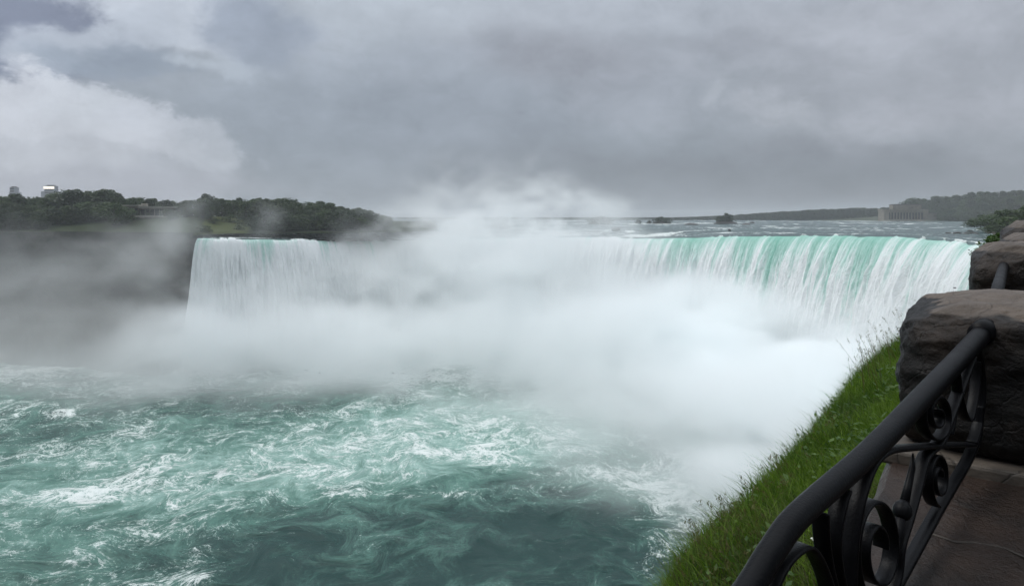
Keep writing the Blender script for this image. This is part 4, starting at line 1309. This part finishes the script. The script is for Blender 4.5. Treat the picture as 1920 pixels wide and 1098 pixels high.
# oval scroll in front of the stone post
spiral(418, 815, 74, 142, math.pi * 1.05, -1.7, .22, c6, 'scroll', .034, .008, lead=[(352, 772)])
# lower narrow scroll
spiral(1222, 395, 62, 178, math.pi * .62, 1.65, .28, c8, 'scroll', .034, .008, lead=[(1215, 575)])
strap_piece('arch_strap', c8([(60, 1330), (150, 1098), (222, 955), (300, 872), (372, 838), (428, 880), (482, 990), (520, 1120), (540, 1300)]), .036, .009)
strap_piece('upright_strap', c8([(628, 470), (600, 560), (572, 690), (560, 830), (575, 980), (604, 1110), (640, 1300)]), .036, .008)
strap_piece('upright_strap', c8([(478, 620), (484, 760), (500, 900), (530, 1040), (570, 1180), (600, 1320)]), .036, .008)
mb = MB(); mb.tube(c8([(1076, 238), (1072, 330), (1045, 450), (1020, 560)]), [.002, .008, .010, .012], 10)
mb.tube(c8([(1022, 552), (1014, 580), (1008, 610), (1000, 640), (994, 660)]), [.011, .021, .024, .021, .011], 14)
mb.tube(c8([(996, 655), (985, 780), (965, 900), (950, 980)]), [.012, .012, .009, .004], 10); piece('spear', mb)
strap_piece('tongue', c6([(520, 745), (512, 820), (500, 885), (496, 915)]), .024, .010)

# second panel, between the nearest and the second stone post
rail2 = empty('iron_railing', wl_pt(4.4, .38, -.9)); setp(rail2, 'black iron railing partly hidden behind the nearest stone post', 'railing', 'iron railings between the stone posts')
a_, b2 = P(1855, 600, 3.25), P(1884, 491, 5.45)
mb = MB(); mb.tube([a_, a_.lerp(b2, .5), b2, b2 + (b2 - a_) * .06], .034, 16); piece('handrail', mb, root=rail2)
N2_ = (b2 - a_).cross(Vector((0, 0, 1))).normalized()
for f in (.62, .74, .86, .95):
    p = a_.lerp(b2, f); mb = MB(); mb.strap(smooth_path([p, p + Vector((.03, .04, -.18)), p + Vector((-.02, -.02, -.36)), p + Vector((0, 0, -.5))], 6), N2_, .034, .010); piece('upright_strap', mb, root=rail2)
mb = MB(); mb.strap([a_ - Vector((0, 0, .5)), b2 - Vector((0, 0, .5))], N2_, .034, .014); piece('bottom_rail', mb, root=rail2)
rail3 = empty('iron_railing', wl_pt(7.2, .38, -.9)); setp(rail3, 'stub of black iron railing entering the third stone post', 'railing', 'iron railings between the stone posts')
a_, b2 = P(1905, 500, 6.3), P(1900, 457, 8.25)
mb = MB(); mb.tube([a_, b2, b2 + (b2 - a_) * .08], .034, 14); piece('handrail', mb, root=rail3)
N2_ = (b2 - a_).cross(Vector((0, 0, 1))).normalized()
mb = MB(); mb.strap([a_ - Vector((0, 0, .5)), b2 - Vector((0, 0, .5))], N2_, .034, .014); piece('bottom_rail', mb, root=rail3)
for f in (.3, .6, .9):
    p = a_.lerp(b2, f); mb = MB(); mb.strap([p, p - Vector((0, 0, .5))], N2_, .034, .010); piece('upright_strap', mb, root=rail3)

# leafy shrub hanging over the gorge beside the second stone post
shrub(1856, 474, 9.5, .42, .26, 410, 'leafy shrub growing at the gorge edge beside the second stone post', None, M_shrub, 'edge_shrub', .07, -.12, 8, 40)
shrub(1874, 456, 13.5, .55, .42, 411, 'yellow green shrub between the third stone post and the brink', None, M_shrub, 'edge_shrub', .08, -.2, 9, 60)

# ------------------------------------------------------------------ gulls over the gorge
def gull(px, py, d, span, rz, label):
    root = empty('gull', P(px, py, d), rz); setp(root, label, 'bird', 'gulls over the gorge')
    mb = MB(); mb.tube([(0, -.26, 0), (0, -.18, .015), (0, 0, .02), (0, .16, .0), (0, .26, -.005)], [.012, .05, .065, .045, .02], 8); mb.build('body', M_bird, root, True)
    for s_ in (-1, 1):
        wg = MB(); L = span / 2
        up_ = [(0, .09, .03), (s_ * L * .5, .12, .16), (s_ * L, -.06, .10), (s_ * L * .5, -.05, .145), (0, -.10, .025)]
        wg.add([Vector(v) for v in up_] + [Vector(v) - Vector((0, 0, .018)) for v in up_], [(0, 1, 3, 4), (1, 2, 3), (9, 8, 6, 5), (8, 7, 6), (0, 5, 6, 1), (1, 6, 7, 2), (2, 7, 8, 3), (3, 8, 9, 4)])
        wg.build('wing', M_bird, root)
for args in [(1790, 540, 112, 1.1, .5, 'tiny dark gull highest of the three beside the right falls'), (1778, 549, 110, 1.0, 1.2, 'tiny dark gull lowest of the three beside the right falls'), (1800, 546, 114, .9, -.4, 'tiny dark gull nearest the second stone post'),
             (574, 694, 190, 1.1, .3, 'tiny gull speck over the pool, leftmost before the white mist'), (599, 699, 192, .9, .9, 'tiny gull speck right of the leftmost one before the mist'), (737, 699, 188, 1.0, -.6, 'tiny gull speck before the mist under the centre left'), (756, 700, 189, .9, .2, 'tiny gull speck rightmost of those low before the mist')]:
    gull(*args)

# ------------------------------------------------------------------ mist (a voxel cloud filled from a density field)
def build_mist():
    lo = np.array([-330.0, 92.0, -2.0]); hi = np.array([150.0, 420.0, 96.0])
    vox = np.array([1.8, 2.2, 1.5])
    res = np.ceil((hi - lo) / vox).astype(int) + 1
    ax = [np.linspace(lo[i], hi[i], res[i]) for i in range(3)]
    X, Y, Z = np.meshgrid(*ax, indexing='ij')
    wob = fbm(X / 38, Y / 38, Z / 30, oct=3, seed=83) - .5
    wob2 = fbm(X / 30, Y / 30, Z / 26, oct=3, seed=84) - .5
    Xw, Yw, Zw = X + 46 * wob, Y + 30 * wob2, Z + 34 * (wob2 + wob) * .6
    dens = np.zeros_like(X)
    for (cx, cd, cz, rx, rd, rz, k, pw) in [
        (-2, 300, 4, 58, 50, 40, .029, 3),     # heart of the horseshoe
        (-12, 300, 42, 38, 36, 19, .022, 2),
        (17, 306, 60, 13, 22, 16, .020, 2),     # rising plume
        (-20, 304, 66, 17, 24, 24, .0095, 2),
        (8, 306, 52, 52, 24, 11, .017, 2),
        (18, 306, 72, 8, 16, 14, .010, 2),
        (-40, 288, 22, 22, 20, 26, .015, 2),
        (-120, 248, 8, 18, 18, 22, .055, 3),
        (-36, 304, 48, 17, 26, 20, .009, 2),
        (-14, 238, 3, 60, 34, 18, .018, 2),
        (46, 258, 0, 44, 40, 25, .036, 4),
        (66, 222, 0, 36, 38, 25, .110, 4),      # foot of the right arm
        (76, 182, 0, 34, 40, 21, .140, 4),
        (86, 150, 0, 26, 34, 20, .140, 4),
        (60, 152, 0, 22, 26, 15, .130, 2),
        (50, 140, 0, 13, 15, 10, .110, 2),
        (36, 136, 0, 20, 22, 7, .022, 2),
        (-60, 250, 0, 56, 24, 19, .055, 2),     # foot of the left arm
        (-92, 244, 8, 40, 18, 18, .012, 2),
        (-116, 240, 2, 28, 24, 20, .017, 2),
        (-190, 246, 4, 100, 44, 26, .0050, 2),  # drifting before the gorge wall
        (-100, 222, 0, 120, 22, 9, .0100, 2),
        (-170, 234, 0, 90, 26, 9, .0190, 2),
        (10, 203, 0, 44, 20, 9, .009, 2),
        (-150, 244, 26, 26, 24, 18, .0065, 2),
        (-178, 246, 44, 16, 20, 14, .0070, 2),
        (-136, 250, 46, 22, 16, 14, .0120, 2),
        (-122, 254, 56, 7, 14, 8, .012, 2),
        (-97, 272, 58, 7, 14, 9, .008, 2),
        (-62, 296, 56, 7, 14, 6, .009, 2),
        (-210, 258, 26, 100, 34, 20, .0058, 2),
    ]:
        dens += k * np.exp(-((Xw - cx) / rx) ** 2 - ((Yw - cd) / rd) ** 2 - np.abs((Zw - cz) / rz) ** pw)
    bx, bz = X + 16 * wob2, Z + 14 * wob
    n = fbm(bx / 21, Y / 24, bz / 15, oct=6, gain=.58, seed=81)
    bil = 1 - np.abs(2 * fbm(bx / 17 + 9, Y / 20, bz / 14, oct=4, gain=.5, seed=85) - 1)
    n = n * .72 + bil * .26
    m = sstep(n, .42, .63)
    hi_f = fbm(bx / 9 + 3, Y / 13, bz / 8, oct=4, gain=.6, seed=88)
    up = sstep(Z, 36, 54)
    m = m * (1 - up) + up * sstep(hi_f * .6 + n * .4, .43, .60)
    lf = sstep(-X, 112, 140)
    m = m * (1 - .62 * lf) + .52 * .62 * lf
    dens = dens * (.07 + 1.85 * m) - .0012 - .0035 * (1 - m)
    edge = sstep(X, lo[0], lo[0] + 30) * sstep(hi[0] - X, 0, 12) * sstep(Y, lo[1], lo[1] + 25) * sstep(hi[1] - Y, 0, 20) * sstep(hi[2] - Z, 0, 14)
    dens = np.clip(dens, 0, None) * edge
    dens[dens < .0003] = 0
    me = bpy.data.meshes.new('mist')
    N = dens.size
    me.vertices.add(N)
    me.attributes.new('voxel_density', 'FLOAT', 'POINT').data.foreach_set('value', dens.astype(np.float32).ravel())
    m = bpy.data.materials.new('mist'); m.use_nodes = True
    b = NT(m.node_tree); out = b.n('ShaderNodeOutputMaterial')
    pv = b.n('ShaderNodeVolumePrincipled', {'Color': (.972, .986, .988, 1), 'Density': 1.0, 'Anisotropy': 0.0})
    b.t.links.new(pv.outputs[0], out.inputs['Volume'])
    o = bpy.data.objects.new('mist', me); COL.objects.link(o)
    ng = bpy.data.node_groups.new('mist_voxels', 'GeometryNodeTree')
    ng.interface.new_socket('Geometry', in_out='INPUT', socket_type='NodeSocketGeometry')
    ng.interface.new_socket('Geometry', in_out='OUTPUT', socket_type='NodeSocketGeometry')
    gi = ng.nodes.new('NodeGroupInput'); go = ng.nodes.new('NodeGroupOutput')
    vc = ng.nodes.new('GeometryNodeVolumeCube')
    vc.inputs['Min'].default_value = lo; vc.inputs['Max'].default_value = hi
    for i, a in enumerate('XYZ'):
        vc.inputs['Resolution ' + a].default_value = int(res[i])
    pos = ng.nodes.new('GeometryNodeInputPosition')
    def vm(op, a, bb):
        nd = ng.nodes.new('ShaderNodeVectorMath'); nd.operation = op
        ng.links.new(a, nd.inputs[0])
        nd.inputs[1].default_value = bb
        return nd
    step = (hi - lo) / (res - 1)
    a1 = vm('SUBTRACT', pos.outputs[0], lo); a2 = vm('DIVIDE', a1.outputs[0], step); a3 = vm('ADD', a2.outputs[0], (.5, .5, .5))
    a4 = ng.nodes.new('ShaderNodeVectorMath'); a4.operation = 'FLOOR'; ng.links.new(a3.outputs[0], a4.inputs[0])
    # integer arithmetic: floats cannot hold every index
    sp = ng.nodes.new('ShaderNodeSeparateXYZ'); ng.links.new(a4.outputs[0], sp.inputs[0])
    def im(op, a, bb):
        nd = ng.nodes.new('FunctionNodeIntegerMath'); nd.operation = op
        for i, vv in enumerate((a, bb)):
            if isinstance(vv, int): nd.inputs[i].default_value = vv
            else: ng.links.new(vv, nd.inputs[i])
        return nd.outputs[0]
    idx = im('ADD', im('MULTIPLY', im('ADD', im('MULTIPLY', sp.outputs[0], int(res[1])), sp.outputs[1]), int(res[2])), sp.outputs[2])
    na = ng.nodes.new('GeometryNodeInputNamedAttribute'); na.data_type = 'FLOAT'; na.inputs['Name'].default_value = 'voxel_density'
    si = ng.nodes.new('GeometryNodeSampleIndex'); si.data_type = 'FLOAT'; si.domain = 'POINT'
    ng.links.new(gi.outputs[0], si.inputs['Geometry'])
    ng.links.new(na.outputs[0], si.inputs['Value'])
    ng.links.new(idx, si.inputs['Index'])
    ng.links.new(si.outputs[0], vc.inputs['Density'])
    sm = ng.nodes.new('GeometryNodeSetMaterial'); sm.inputs['Material'].default_value = m
    ng.links.new(vc.outputs[0], sm.inputs['Geometry'])
    ng.links.new(sm.outputs[0], go.inputs[0])
    md = o.modifiers.new('voxels', 'NODES'); md.node_group = ng
    me.materials.append(m)
    setp(o, kind='stuff')
    return o
mist = build_mist()

hz = MB(); hz.box((0, 0, 50), (6100, 6100, 56))
m = bpy.data.materials.new('haze'); m.use_nodes = True
b = NT(m.node_tree); out = b.n('ShaderNodeOutputMaterial')
pv = b.n('ShaderNodeVolumePrincipled', {'Color': (.92, .96, 1, 1), 'Density': .00023, 'Anisotropy': 0.0})
b.t.links.new(pv.outputs[0], out.inputs['Volume'])
haze = hz.build('haze', m); setp(haze, kind='stuff')
